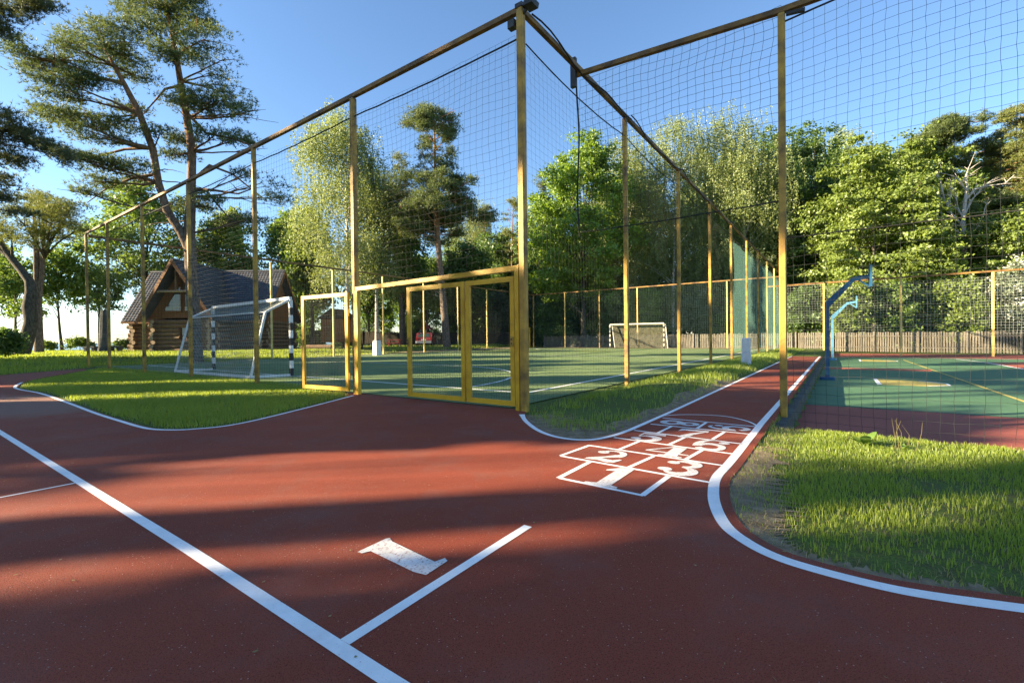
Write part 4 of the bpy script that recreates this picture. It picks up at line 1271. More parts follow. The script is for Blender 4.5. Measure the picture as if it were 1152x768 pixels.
def make_needles(P, D, ln, k, rg, spread=.8, w=.012):
    n = len(P)
    Pk = np.repeat(P, k, 0); Dk = unit(np.repeat(D, k, 0) + rg.normal(size=(n * k, 3)) * spread)
    L_ = (ln * (.6 + .6 * rg.random(n * k)))[:, None]
    S = unit(np.cross(Dk, rg.normal(size=(n * k, 3)))) * w
    V_ = np.stack([Pk + S, Pk - S, Pk + Dk * L_], 1).reshape(-1, 3)
    return V_, np.arange(3 * n * k).reshape(-1, 3)

def limb(tb, a, b, r0, r1, rg, sag=.15, n=7, sides=6, jit=.06):
    a = np.array(a, float); b = np.array(b, float); ln = np.linalg.norm(b - a)
    t = np.linspace(0, 1, n)[:, None]
    mid = (a + b) / 2 + np.array([0, 0, sag * ln])
    P = (1 - t) ** 2 * a + 2 * t * (1 - t) * mid + t ** 2 * b
    j = rg.normal(size=(n, 3)) * jit * ln / n; j[0] = 0; j[-1] = 0
    P = P + np.cumsum(j, 0) * .7 * (1 - t)
    tb.add(P, list(r0 + (r1 - r0) * np.linspace(0, 1, n) ** .8), sides)
    return P

def trunk_path(H, rg, lean=(0, 0), n=10, wig=.012):
    t = np.linspace(0, 1, n)
    x = lean[0] * t + H * wig * np.sin(t * 5 + rg.random() * 6) * t; y = lean[1] * t + H * wig * np.sin(t * 4 + rg.random() * 6) * t
    return np.stack([x, y, H * t], -1)

def finish(root, tb, bark, LV, LF, LT, leafm, tris=False):
    link('trunk', tb.mesh('trunk', M[bark]), root)
    if LV:
        V_ = np.concatenate(LV); off = 0; F = []
        for v, f in zip(LV, LF): F.append(f + off); off += len(v)
        F = np.concatenate(F)
        link('crown', np_mesh('crown', V_, tris=F if tris else None, quads=None if tris else F, material=M[leafm], tint=np.concatenate(LT)), root)

def lobes(rg, rx, ry, z0, z1, n=7):
    """ellipsoids of an uneven crown between heights z0 and z1"""
    h = z1 - z0; out = [(0, 0, z0 + h * .45, rx * .66, ry * .66, h * .45)]
    n = int(n * 2)
    for k in range(n):
        a = k * 2.39996 + rg.random() * .9; f = (k + rg.random()) / n; zz = z0 + h * (.10 + .80 * f)
        prof = math.sqrt(max(.05, 1 - ((f - .36) / (.70 if f > .36 else .62)) ** 2))
        d = rg.uniform(.55, .80) * prof; q = rg.uniform(.26, .40)
        out.append((math.cos(a) * rx * d, math.sin(a) * ry * d, zz, rx * q, ry * q, h * rg.uniform(.09, .17)))
    for k in range(3):
        out.append((rg.normal() * rx * .18, rg.normal() * ry * .18, z1 - h * (.04 + .09 * k), rx * .24, ry * .24, h * .10))
    return out

def clumps(rg, ell, n):
    vol = np.array([e[3] * e[4] * e[5] for e in ell]) ** .67; pick = rg.choice(len(ell), n, p=vol / vol.sum())
    E = np.array(ell)[pick]; d = unit(rg.normal(size=(n, 3)))
    r = rg.random(n) ** .38
    ph = rg.random() * 9
    r = r * (1 + .20 * np.sin(d[:, 0] * 5 + ph) * np.cos(d[:, 2] * 6 + ph))
    C = E[:, :3] + d * r[:, None] * E[:, 3:]
    keep = (np.sin(C[:, 0] * .9 + ph) + np.sin(C[:, 1] * .8 + 2 * ph) + np.sin(C[:, 2] * 1.1 + ph)) > -1.55
    return C[keep], d[keep]

def broadleaf(root, seed, H, rx, ry, zb, leafm, nclump=260, per=60, size=.24, cr=.75, dn=1.35, tr=.25, bark='bark', lean=(0, 0), nlimb=18, ell=None, flat=.6, lobn=8):
    rg = np.random.default_rng(seed)
    ell = ell or lobes(rg, rx, ry, zb, H, lobn)
    nclump = int(nclump * dn); size *= 1.2; cr *= 1.1
    C, d = clumps(rg, ell, nclump)
    n = len(C)
    rc = cr * (.6 + .8 * rg.random(n))
    k = per
    off = rg.normal(size=(n, k, 3)) * .5
    off *= rc[:, None, None] * np.array([1, 1, flat])
    P = (C[:, None] + off).reshape(-1, 3)
    out = np.repeat(d, k, 0)
    Nm = unit(out * .45 + np.array([0, 0, .28]) + rg.normal(size=(n * k, 3)) * .6)
    V_, F = make_leaves(P, Nm, size, rg)
    tint = np.clip(np.repeat(rg.random(n) * .55, k) + rg.random(n * k) * .5, 0, 1)
    tb = Tubes(); top = H * .86
    tp = trunk_path(top, rg, lean)
    tb.add(tp, list(tr * (1 - .88 * np.linspace(0, 1, len(tp)) ** .9) + tr * .35 * np.exp(-np.linspace(0, 1, len(tp)) * 25)), 9)
    for i in rg.choice(n, min(nlimb, n), replace=False):
        c = C[i]; hz = max(zb * .55, min(c[2] * .62, top * .9)); f = hz / top * (len(tp) - 1); a = tp[int(f)] + (tp[min(int(f) + 1, len(tp) - 1)] - tp[int(f)]) * (f - int(f))
        limb(tb, a, c, tr * .32 * (1 - .6 * hz / H), .02, rg, .10)
    finish(root, tb, bark, [V_], [F], [tint], leafm)

def birch(root, seed, H, rx, ry, zb, leafm='birch_leaf', nclump=230, size=.135, tr=.2, lean=(0, 0), strands=7, ell=None, drop=1.5, nleaf=17, stems=None):
    rg = np.random.default_rng(seed)
    ell = ell or lobes(rg, rx, ry, zb, H, 8)
    nclump = int(nclump * 1.5); size *= 1.25
    C, d = clumps(rg, ell, nclump); n = len(C)
    S = C[:, None] + rg.normal(size=(n, strands, 3)) * np.array([.55, .55, .35])
    S = S.reshape(-1, 3); m = len(S); k = nleaf
    ln = drop * (.4 + .9 * rg.random(m)); dr = unit(np.repeat(d, strands, 0) * np.array([1, 1, 0]) + rg.normal(size=(m, 3)) * .3) * .35
    t = rg.random((m, k))
    P = S[:, None] + np.stack([dr[:, None, 0] * np.sqrt(t), dr[:, None, 1] * np.sqrt(t), -ln[:, None] * t], -1) + rg.normal(size=(m, k, 3)) * .08
    P = P.reshape(-1, 3); P = P[P[:, 2] > .8]
    Nm = unit(rg.normal(size=(len(P), 3)) * np.array([1, 1, .6]))
    V_, F = make_leaves(P, Nm, size, rg)
    tint = np.clip(.3 + .3 * np.sin(P[:, 0] * 1.3 + P[:, 2]) + rg.random(len(P)) * .5, 0, 1)
    tb = Tubes(); top = H * .9
    for (sx, sy, lx, ly, rr) in (stems or [(0, 0, lean[0], lean[1], tr)]):
        tp = trunk_path(top, rg, (lx, ly)) + np.array([sx, sy, 0])
        tb.add(tp, list(rr * (1 - .9 * np.linspace(0, 1, len(tp)))), 8)
        for i in rg.choice(n, 14, replace=False):
            c = C[i]; hz = max(zb * .6, min(c[2] * .75, top * .92)); f = hz / top * (len(tp) - 1); a = tp[int(f)] + (tp[min(int(f) + 1, len(tp) - 1)] - tp[int(f)]) * (f - int(f))
            limb(tb, a, c, rr * .28, .015, rg, .12)
    finish(root, tb, 'birch_bark', [V_], [F], [tint], leafm)

def pads_to_needles(rg, pads, tuft_len=.17, dens=1.0, k=7, w=.011, sub_r=.42):
    """pads: flattened foliage volumes (x,y,z,rx,ry,rz)"""
    Ps, Ds, Ts, Cs = [], [], [], []
    for (x, y, z, rx, ry, rz) in pads:
        ns = max(3, int(dens * 7.0 * (rx * ry * 3.1 + rx * rz * 2.0)))
        dd = unit(rg.normal(size=(ns, 3))); r = rg.random(ns) ** .45
        c = np.array([x, y, z]) + dd * r[:, None] * np.array([rx, ry, rz])
        keep = (np.sin(c[:, 0] * 2.1 + x) + np.sin(c[:, 1] * 2.3 + y) + np.sin(c[:, 2] * 3 + z)) > -1.1
        c = c[keep]; ns = len(c)
        if ns == 0: continue
        Cs.append(c)
        nt = 16
        o = rg.normal(size=(ns, nt, 3)) * sub_r * .55 * np.array([1, 1, .42])
        P = (c[:, None] + o).reshape(-1, 3)
        Ps.append(P); Ds.append(unit(o.reshape(-1, 3) * .9 + np.array([0, 0, .30])))
        Ts.append(np.repeat(rg.random(ns) * .6, nt) + rg.random(ns * nt) * .4)
    P = np.concatenate(Ps); D = np.concatenate(Ds); T_ = np.concatenate(Ts)
    V_, F = make_needles(P, D, tuft_len, k, rg, .75, w)
    return V_, F, np.repeat(T_, k), Cs

def pine(root, seed, H, rx, zb, leafm='needle', tr=.24, lean=(0, 0), npad=26, bark='pine_bark', flat=.45, tuft=.26, dens=1.0, k=6, w=.02, top_flat=True, low_dead=5, cone=.45):
    rg = np.random.default_rng(seed)
    top = H * .95; tp = trunk_path(top, rg, lean, 14, .012)
    tb = Tubes(); tb.add(tp, list(tr * (1 - .86 * np.linspace(0, 1, 14) ** 1.1)), 9)
    def at(z):
        f = min(max(z / top, 0), .999) * 13; i = int(f); return tp[i] + (tp[i + 1] - tp[i]) * (f - i)
    pads = []
    npad = int(npad * 1.9)
    for i in range(npad):
        f = rg.random() ** .9; z = zb + (H - zb) * f
        env = rx * (1 - cone * f) * (1 if f < .85 else .70) * (.70 + .30 * math.sin(f * 8 + seed * 1.7))
        a = rg.random() * 2 * PI; d = env * (.15 + .78 * rg.random() ** .7)
        c = at(min(z, top)) + np.array([math.cos(a) * d, math.sin(a) * d, .06 * d + rg.normal() * .35])
        pr = env * rg.uniform(.17, .36)
        pads.append((c[0], c[1], c[2], pr, pr, max(.28, pr * flat * rg.uniform(.9, 1.7))))
        if i % 2 == 0 or d > env * .6:
            b = at(max(zb * .8, z - .12 * d - .3)); limb(tb, b, c, tr * .20 * (1 - .5 * f), .016, rg, -.05 if f < .5 else .08)
            for q in range(2):
                e = c + np.array([rg.normal() * pr * .7, rg.normal() * pr * .7, rg.normal() * .2]); limb(tb, c + (b - c) * .3, e, .03, .01, rg, 0, 4, 4)
    pads.append((*at(top)[:2], H - .3, rx * .3, rx * .3, .5))
    for q in range(low_dead):
        z = zb * rg.uniform(.45, .95); a = rg.random() * 6.28; l = rg.uniform(.6, 1.8)
        limb(tb, at(z), at(z) + np.array([math.cos(a) * l, math.sin(a) * l, rg.normal() * .3]), .035, .008, rg, .05, 5, 4)
    V_, F, T_, _ = pads_to_needles(rg, pads, tuft, dens * .8, k, w)
    finish(root, tb, bark, [V_], [F], [np.clip(T_, 0, 1)], leafm, True)

def base_at(px, Y, py=390):
    p = AT(px, py, Y); p.z = float(ground_z(p.x, p.y)) - .02
    return p

def dims(px, Y, top, bot, half):
    b = base_at(px, Y)
    return b, AT(px, top, Y).z - b.z, max(.3, AT(px, bot, Y).z - b.z), half * Y / F_PX

def tree(name, label, cat, px, Y, group=None):
    return thing(name, label, cat, base_at(px, Y), group)

FG = 'trees behind the picket fence'
def forest():
    def bl(px, Y, top, bot, half, leafm, label, seed, group=FG, name='broadleaf_tree', dy=0, **kw):
        b, H, zb, rx = dims(px, Y, top, bot, half); r = thing(name, label, 'tree', b, group)
        broadleaf(r, seed, H, rx, rx * .9, zb, leafm, **kw); return r
    def bi(px, Y, top, bot, half, label, seed, group=FG, **kw):
        b, H, zb, rx = dims(px, Y, top, bot, half); r = thing('birch_tree', label, 'tree', b, group)
        birch(r, seed, H, rx, rx * .9, zb, **kw); return r
    def pn(px, Y, top, bot, half, label, seed, group=FG, **kw):
        b, H, zb, rx = dims(px, Y, top, bot, half); r = thing('pine_tree', label, 'tree', b, group)
        pine(r, seed, H, rx, zb, **kw); return r
    R = {}
    # right and centre
    R['oak'] = bl(657, 52, 157, 345, 66, 'oak_leaf', 'bright green oak rising between the tall corner post and the next fence post', 21, nclump=480, per=64, size=.27, cr=.72, tr=.34)
    R['b1'] = bi(758, 54, 132, 335, 60, 'tall pale birch with drooping twigs right of the bright oak', 22, nclump=380, strands=8, drop=2.0)
    R['b2'] = bi(838, 52, 120, 330, 52, 'tall pale birch with drooping twigs left of the court post', 23, nclump=360, strands=8, drop=2.3)
    R['dk'] = bl(915, 53, 150, 374, 60, 'dark_leaf', 'dark green lime tree just right of the court post', 24, nclump=420, per=60, size=.27, cr=.8)
    R['lime'] = bl(985, 43, 164, 372, 72, 'lime_leaf', 'big yellow green maple with layered leaves behind the basketball court', 25, nclump=620, per=64, size=.25, cr=.66, flat=.42, lobn=11)
    R['pr'] = pn(1060, 50, 138, 262, 56, 'broad pine rising behind the dead white tree', 26, leafm='needle', npad=52, dens=1.5, cone=.1)
    R['pr2'] = pn(1150, 47, 118, 262, 46, 'tall pine at the right edge above the lime saplings', 27, leafm='gold_needle', npad=52, dens=1.5, cone=.2)
    R['lr'] = bl(1128, 41, 238, 372, 46, 'lime_leaf', 'low yellow green maple at the right edge below the pine', 28, nclump=320, per=60, size=.24, cr=.62, flat=.45)
    R['l3'] = bl(1050, 41, 262, 378, 36, 'lime_leaf', 'young maple under the dead white tree', 29, nclump=220, per=56, size=.23, cr=.6, flat=.5)
    R['dl'] = bl(1075, 50, 222, 372, 44, 'mid_leaf', 'shaded broadleaf tree behind the dead white tree', 30, nclump=240, per=56, size=.27, cr=.8)
    # shrubs just behind the picket fence
    sh = [(905, 40.5, 322, 24, 'dark_leaf', 'dark round shrub above the gap in the court fence'), (955, 39, 308, 26, 'lime_leaf', 'light green shrub behind the blue basketball arms'),
          (1005, 38.5, 318, 24, 'mid_leaf', 'mid green shrub behind the picket fence, left of the court fence post'), (1078, 37.5, 312, 26, 'lime_leaf', 'light green shrub between the two right court fence posts'),
          (868, 50, 330, 20, 'dark_leaf', 'dark shrub behind the teal netting'), (820, 51, 318, 26, 'mid_leaf', 'mid green shrub under the birches'),
          (724, 52, 325, 28, 'oak_leaf', 'bright sapling under the left birch'), (676, 53, 330, 26, 'dark_leaf', 'dark shrub under the bright oak'), (625, 54, 334, 24, 'dark_leaf', 'dark shrub behind the left end of the picket fence')]
    for k, (px, Y, top, half, lm, lab) in enumerate(sh):
        bl(px, Y, top, 384, half, lm, lab, 60 + k, 'shrubs behind the picket fence', 'shrub', nclump=110, per=48, size=.20, cr=.5, tr=.06, nlimb=8)
    b, H, zb, rx = dims(1140, 37, 298, 376, 28)
    r = thing('flowering_shrub', 'white blossoming shrub at the right edge behind the court fence', 'shrub', b, 'shrubs behind the picket fence')
    broadleaf(r, 71, H, rx, rx, zb, 'silver_leaf', nclump=130, per=46, size=.2, cr=.5, tr=.06, nlimb=8)
    rg = np.random.default_rng(5); C, d = clumps(rg, lobes(rg, rx, rx, zb, H, 8), 75)
    P = (C[:, None] + rg.normal(size=(len(C), 34, 3)) * .2 + d[:, None] * .25).reshape(-1, 3)
    V_, F = make_leaves(P, unit(rg.normal(size=P.shape)), .13, rg, .9)
    link('blossom', np_mesh('blossom', V_, quads=F, material=M['blossom'], tint=rg.random(len(P))), r)
    for k, (px, Y, top, half, lab) in enumerate([(785, 53, 322, 30, 'silvery grey willow shrub under the left birch'), (597, 58, 318, 26, 'silvery grey willow shrub behind the closed gate leaf'), (560, 60, 330, 20, 'small silvery willow shrub left of the corner post')]):
        bl(px, Y, top, 380, half, 'silver_leaf', lab, 80 + k, 'shrubs behind the picket fence', 'willow_shrub', nclump=130, per=46, size=.2, cr=.55, tr=.07, nlimb=8)
    # left of the corner post
    stems = [(0, 0, .4, 0, .24), (.55, .5, 1.0, .3, .17)]
    R['b3'] = bi(390, 45, 124, 322, 66, 'big birch with pale drooping foliage and a double trunk behind the open gate leaf', 31, 'trees beyond the far left of the pitch', nclump=330, strands=8, drop=2.2, stems=stems)
    R['b4'] = bi(424, 47, 165, 320, 30, 'slender birch right of the big double trunked birch', 32, 'trees beyond the far left of the pitch', nclump=170, strands=7, drop=1.6)
    b, H, zb, rx = dims(503, 44.5, 126, 300, 66)
    r = thing('pine_tree', 'tall pine with sunlit leaning trunk seen above the closed gates', 'tree', b, 'trees beyond the far left of the pitch')
    pine(r, 33, H, rx, H * .46, 'needle', tr=.40, lean=(-1.2, -.6), npad=50, dens=.95, cone=.12, flat=.45, low_dead=9)
    pn(452, 52, 172, 320, 32, 'olive pine close behind the leaning pine on its left', 50, 'trees beyond the far left of the pitch', leafm='gold_needle', npad=34, dens=1.1, cone=.2)
    pn(548, 66, 232, 330, 26, 'small distant pine left of the corner post', 34, 'trees beyond the far left of the pitch', leafm='gold_needle', npad=18, dens=.7)
    pn(578, 63, 222, 330, 28, 'distant olive pine just behind the corner post', 35, 'trees beyond the far left of the pitch', leafm='gold_needle', npad=20, dens=.7)
    pn(612, 64, 196, 320, 30, 'dark pine showing between corner post and oak', 36, leafm='needle', npad=22, dens=.7)
    bl(352, 50, 236, 350, 30, 'mid_leaf', 'leafy tree left of the big birch behind the open gate leaf', 37, 'trees beyond the far left of the pitch', nclump=200, per=56, size=.26, cr=.75)
    bl(455, 54, 250, 345, 30, 'mid_leaf', 'dark trunked leafy tree between birch and leaning pine', 38, 'trees beyond the far left of the pitch', nclump=190, per=56, size=.27, cr=.8)
    bl(525, 56, 275, 350, 34, 'dark_leaf', 'shaded leafy tree right of the leaning pine', 39, 'trees beyond the far left of the pitch', nclump=200, per=56, size=.27, cr=.8)
    bl(480, 62, 290, 352, 36, 'mid_leaf', 'low leafy tree in the shade behind the parked car', 40, 'trees beyond the far left of the pitch', nclump=190, per=52, size=.29, cr=.85)
    bl(560, 66, 262, 352, 34, 'dark_leaf', 'shaded leafy tree behind the closed gate leaf', 55, 'trees beyond the far left of the pitch', nclump=190, per=52, size=.3, cr=.85)
    bl(415, 66, 290, 355, 30, 'mid_leaf', 'low leafy tree far behind the open gateway', 56, 'trees beyond the far left of the pitch', nclump=160, per=52, size=.3, cr=.85)
    # behind the cabin
    bl(160, 50, 207, 330, 66, 'mid_leaf', 'spreading leafy tree behind the left end of the cabin', 41, 'trees around the cabin', nclump=330, per=56, size=.26, cr=.75, lean=(1.2, 0))
    bl(262, 56, 240, 330, 40, 'lime_leaf', 'bright yellow green tree behind the cabin roof', 42, 'trees around the cabin', nclump=240, per=56, size=.27, cr=.8)
    bl(322, 54, 238, 345, 32, 'mid_leaf', 'leafy tree behind the right gable of the cabin', 43, 'trees around the cabin', nclump=200, per=56, size=.27, cr=.8)
    bl(112, 53, 300, 350, 30, 'mid_leaf', 'small thin leafy tree on the dune left of the standing stone', 44, 'trees around the cabin', nclump=90, per=46, size=.25, cr=.7, tr=.14)
    bl(70, 47, 282, 345, 32, 'mid_leaf', 'thin leafy tree on the dune behind the curved pine', 45, 'trees around the cabin', nclump=110, per=46, size=.25, cr=.7, tr=.15, lean=(-.8, 0))
    bl(18, 45, 285, 360, 34, 'mid_leaf', 'thin leafy tree at the left edge behind the dark bush', 46, 'trees around the cabin', nclump=110, per=46, size=.25, cr=.7, tr=.15)
    bl(-25, 50, 260, 350, 40, 'mid_leaf', 'leafy tree beyond the left edge on the dune', 47, 'trees around the cabin', nclump=160, per=46, size=.27, cr=.8, tr=.2)
    bl(6, 27, 372, 399, 16, 'dark_leaf', 'dark round bush at the left edge of the meadow', 48, 'trees around the cabin', 'bush', nclump=90, per=60, size=.13, cr=.34, tr=.05, nlimb=6)
    for k, (px, Y, top, half, lab) in enumerate([(52, 42, 386, 7, 'tiny sapling on the meadow right of the curved pine'), (90, 46, 380, 12, 'low bush on the dune left of the standing stone'), (138, 45, 384, 12, 'low bush on the dune beside the cabin')]):
        bl(px, Y, top, 397, half, 'mid_leaf', lab, 90 + k, 'bushes on the dune', 'bush', nclump=36, per=44, size=.16, cr=.34, tr=.04, nlimb=5)
    # filler woodland behind: copies, each with its own place, size and turn
    def copy_thing(src, loc, rz, sc, label, group=None):
        r = src.copy(); COL.objects.link(r); r.location = loc; r.rotation_euler = (0, 0, rz); r.scale = sc
        r['label'] = label
        if group: r['group'] = group
        for ch in src.children:
            c = ch.copy(); COL.objects.link(c); c.parent = r
        return r
    spots = [('dk', 632, 62, .90, 'behind the dark pine by the corner post'), ('dk', 705, 63, 1.02, 'between the bright oak and the left birch'), ('b1', 800, 62, 1.06, 'filling the gap between the two tall birches'),
             ('dk', 872, 62, 1.08, 'behind the court post'), ('oak', 950, 60, .96, 'behind the dark lime tree'), ('dk', 1010, 57, .94, 'behind the big yellow green maple'), ('dk', 1105, 56, .90, 'behind the low maple at the right edge'),
             ('lime', 1190, 48, 1.0, 'beyond the right edge of the picture'), ('dk', 590, 74, .84, 'far behind the corner post'), ('b2', 690, 74, .98, 'far behind the bright oak'), ('pr', 880, 72, 1.15, 'far behind the court post'),
             ('dk', 770, 74, 1.1, 'far behind the left birch'), ('dk', 1195, 60, 1.1, 'beyond the right edge behind the pine'), ('b1', 935, 70, 1.16, 'far behind the dark lime tree'), ('pr', 1255, 52, .95, 'outside the picture on the right'),
             ('dk', 1240, 43, .8, 'outside the picture to the right of the court'), ('dk', 828, 76, 1.2, 'far behind the right birch'), ('dk', 660, 78, .95, 'deep in the wood behind the bright oak'), ('lime', 1052, 52, .88, 'between maple and dead tree'),
             ('dk', 905, 82, 1.3, 'deepest in the wood behind the lime tree'), ('dk', 740, 66, .62, 'low in the shade under the left birch'), ('dk', 850, 66, .60, 'low in the shade under the right birch'), ('dk', 640, 68, .55, 'low in the shade under the bright oak'),
             ('oak', 1085, 64, 1.05, 'behind the dead white tree')]
    spots += [('dk', 1330, 38, .8, 'outside the picture beyond the court on the right'), ('oak', 1460, 36, .7, 'outside the picture, farther right of the court'), ('dk', 1600, 30, .7, 'outside the picture, at the far right of the court'), ('lime', 1390, 44, .8, 'outside the picture, behind the trees right of the court')]
    spots += [('dk', 612, 60, .72, 'just right of the corner post behind the oak'), ('b1', 705, 58, .98, 'pressed between the oak and the left birch'), ('oak', 880, 57, .98, 'pressed between birch and dark lime tree'), ('lime', 1022, 50, 1.12, 'right behind the big maple'),
              ('dk', 1150, 52, .92, 'behind the pine at the right edge'), ('oak', 560, 76, .80, 'far behind the closed gate leaf'), ('dk', 505, 78, .75, 'far behind the leaning pine'), ('oak', 460, 74, .72, 'far behind the parked car'), ('dk', 420, 76, .70, 'far behind the open gateway'), ('oak', 340, 66, .66, 'behind the cabin gable and the playhouse'), ('b2', 532, 70, .78, 'far behind the leaning pine, to its right')]
    wl = [q[4] for q in spots]; spots = [q[:4] for q in spots]
    kinds = {'dk': 'dark leafy tree', 'b1': 'pale birch', 'b2': 'slim birch', 'oak': 'bright leafy tree', 'lime': 'yellow green maple', 'pr': 'olive pine'}
    for k, ((key, px, Y, s_), w_) in enumerate(zip(spots, wl)):
        copy_thing(R[key], base_at(px, Y), k * 1.9 + .6, (s_ * (1 + .1 * math.sin(k)), s_, s_ * (1 + .06 * math.cos(k * 2))), kinds[key] + ' standing ' + w_, 'woodland trees further back')
    und = thing('shrub', 'dense dark undergrowth bush deep in the shade of the wood', 'shrub', base_at(620, 58), 'undergrowth in the wood')
    broadleaf(und, 99, 7.5, 3.2, 2.6, .1, 'dark_leaf', nclump=330, per=56, size=.26, cr=.6, tr=.07, nlimb=8)
    for k, (px, Y, sc) in enumerate([(655, 60, 1.2), (690, 58, 1.0), (722, 60, 1.2), (752, 58, 1.1), (785, 60, 1.3), (815, 57, 1.1), (848, 58, 1.2), (880, 55, 1.1), (910, 52, 1.0), (940, 50, 1.0), (972, 49, 1.1), (1003, 48, 1.0), (1035, 47, 1.1),
                                     (1066, 47, 1.0), (1096, 46, 1.1), (1130, 45, 1.1), (1165, 44, 1.2), (598, 64, 1.1), (572, 66, 1.0), (546, 68, .9), (520, 70, 1.0), (470, 70, .8), (440, 72, .7), (350, 60, .7), (392, 70, .7)]):
        copy_thing(und, base_at(px, Y), k * 2.1, (sc * (1 + .15 * math.sin(k * 3)), sc, sc * (1 + .2 * math.cos(k * 5))), und['label'], 'undergrowth in the wood')
    return R, copy_thing

def dead_tree():
    rg = np.random.default_rng(9); b = base_at(1086, 42.5)
    r = thing('dead_tree', 'bleached dead tree with bare white branches among the green crowns on the right', 'tree', b, FG)
    tb = Tubes(); s_ = 42.5 / F_PX
    def p(px, py, dy=0):
        q = AT(px, py, 42.5 + dy) - b; return np.array(q)
    def br(pts, r0, r1, dy):
        P = np.array([p(x, y, dy * i / max(1, len(pts) - 1)) for i, (x, y) in enumerate(pts)])
        tb.add(P, list(np.linspace(r0, r1, len(P))), 6)
        for i in range(1, len(P)):
            for q in range(3):
                e = P[i] + rg.normal(size=3) * np.array([.6, .5, .45]) + (P[i] - P[i - 1]) * .3
                limb(tb, P[i - 1] + (P[i] - P[i - 1]) * rg.random(), e, r1 * 1.3 + .015, .008, rg, .06, 5, 4, .12)
    tb.add(np.array([[0, 0, 0], [.05, 0, 3], p(1086, 300), p(1084, 268), p(1084, 240), p(1088, 210)]), [.26, .24, .22, .20, .16, .11], 8)
    br([(1088, 210), (1086, 200), (1090, 188)], .10, .03, .5)
    br([(1087, 215), (1080, 205), (1073, 198)], .08, .03, -.6)
    br([(1086, 225), (1097, 213), (1113, 209), (1130, 207), (1141, 197)], .12, .03, -1.2)
    br([(1086, 240), (1092, 226), (1105, 212), (1112, 205)], .09, .03, .9)
    br([(1088, 270), (1098, 258), (1106, 244), (1110, 228)], .08, .02, -.8)
    br([(1090, 268), (1102, 262), (1108, 250)], .06, .02, .8)
    br([(1084, 255), (1070, 240), (1062, 222), (1058, 205), (1054, 196)], .11, .03, .7)
    br([(1066, 232), (1070, 218), (1070, 210)], .07, .02, -.4)
    br([(1084, 265), (1068, 255), (1052, 240), (1042, 224)], .08, .02, -1)
    br([(1083, 245), (1077, 232), (1076, 217)], .06, .02, .3)
    link('trunk', tb.mesh('trunk', M['dead']), r)

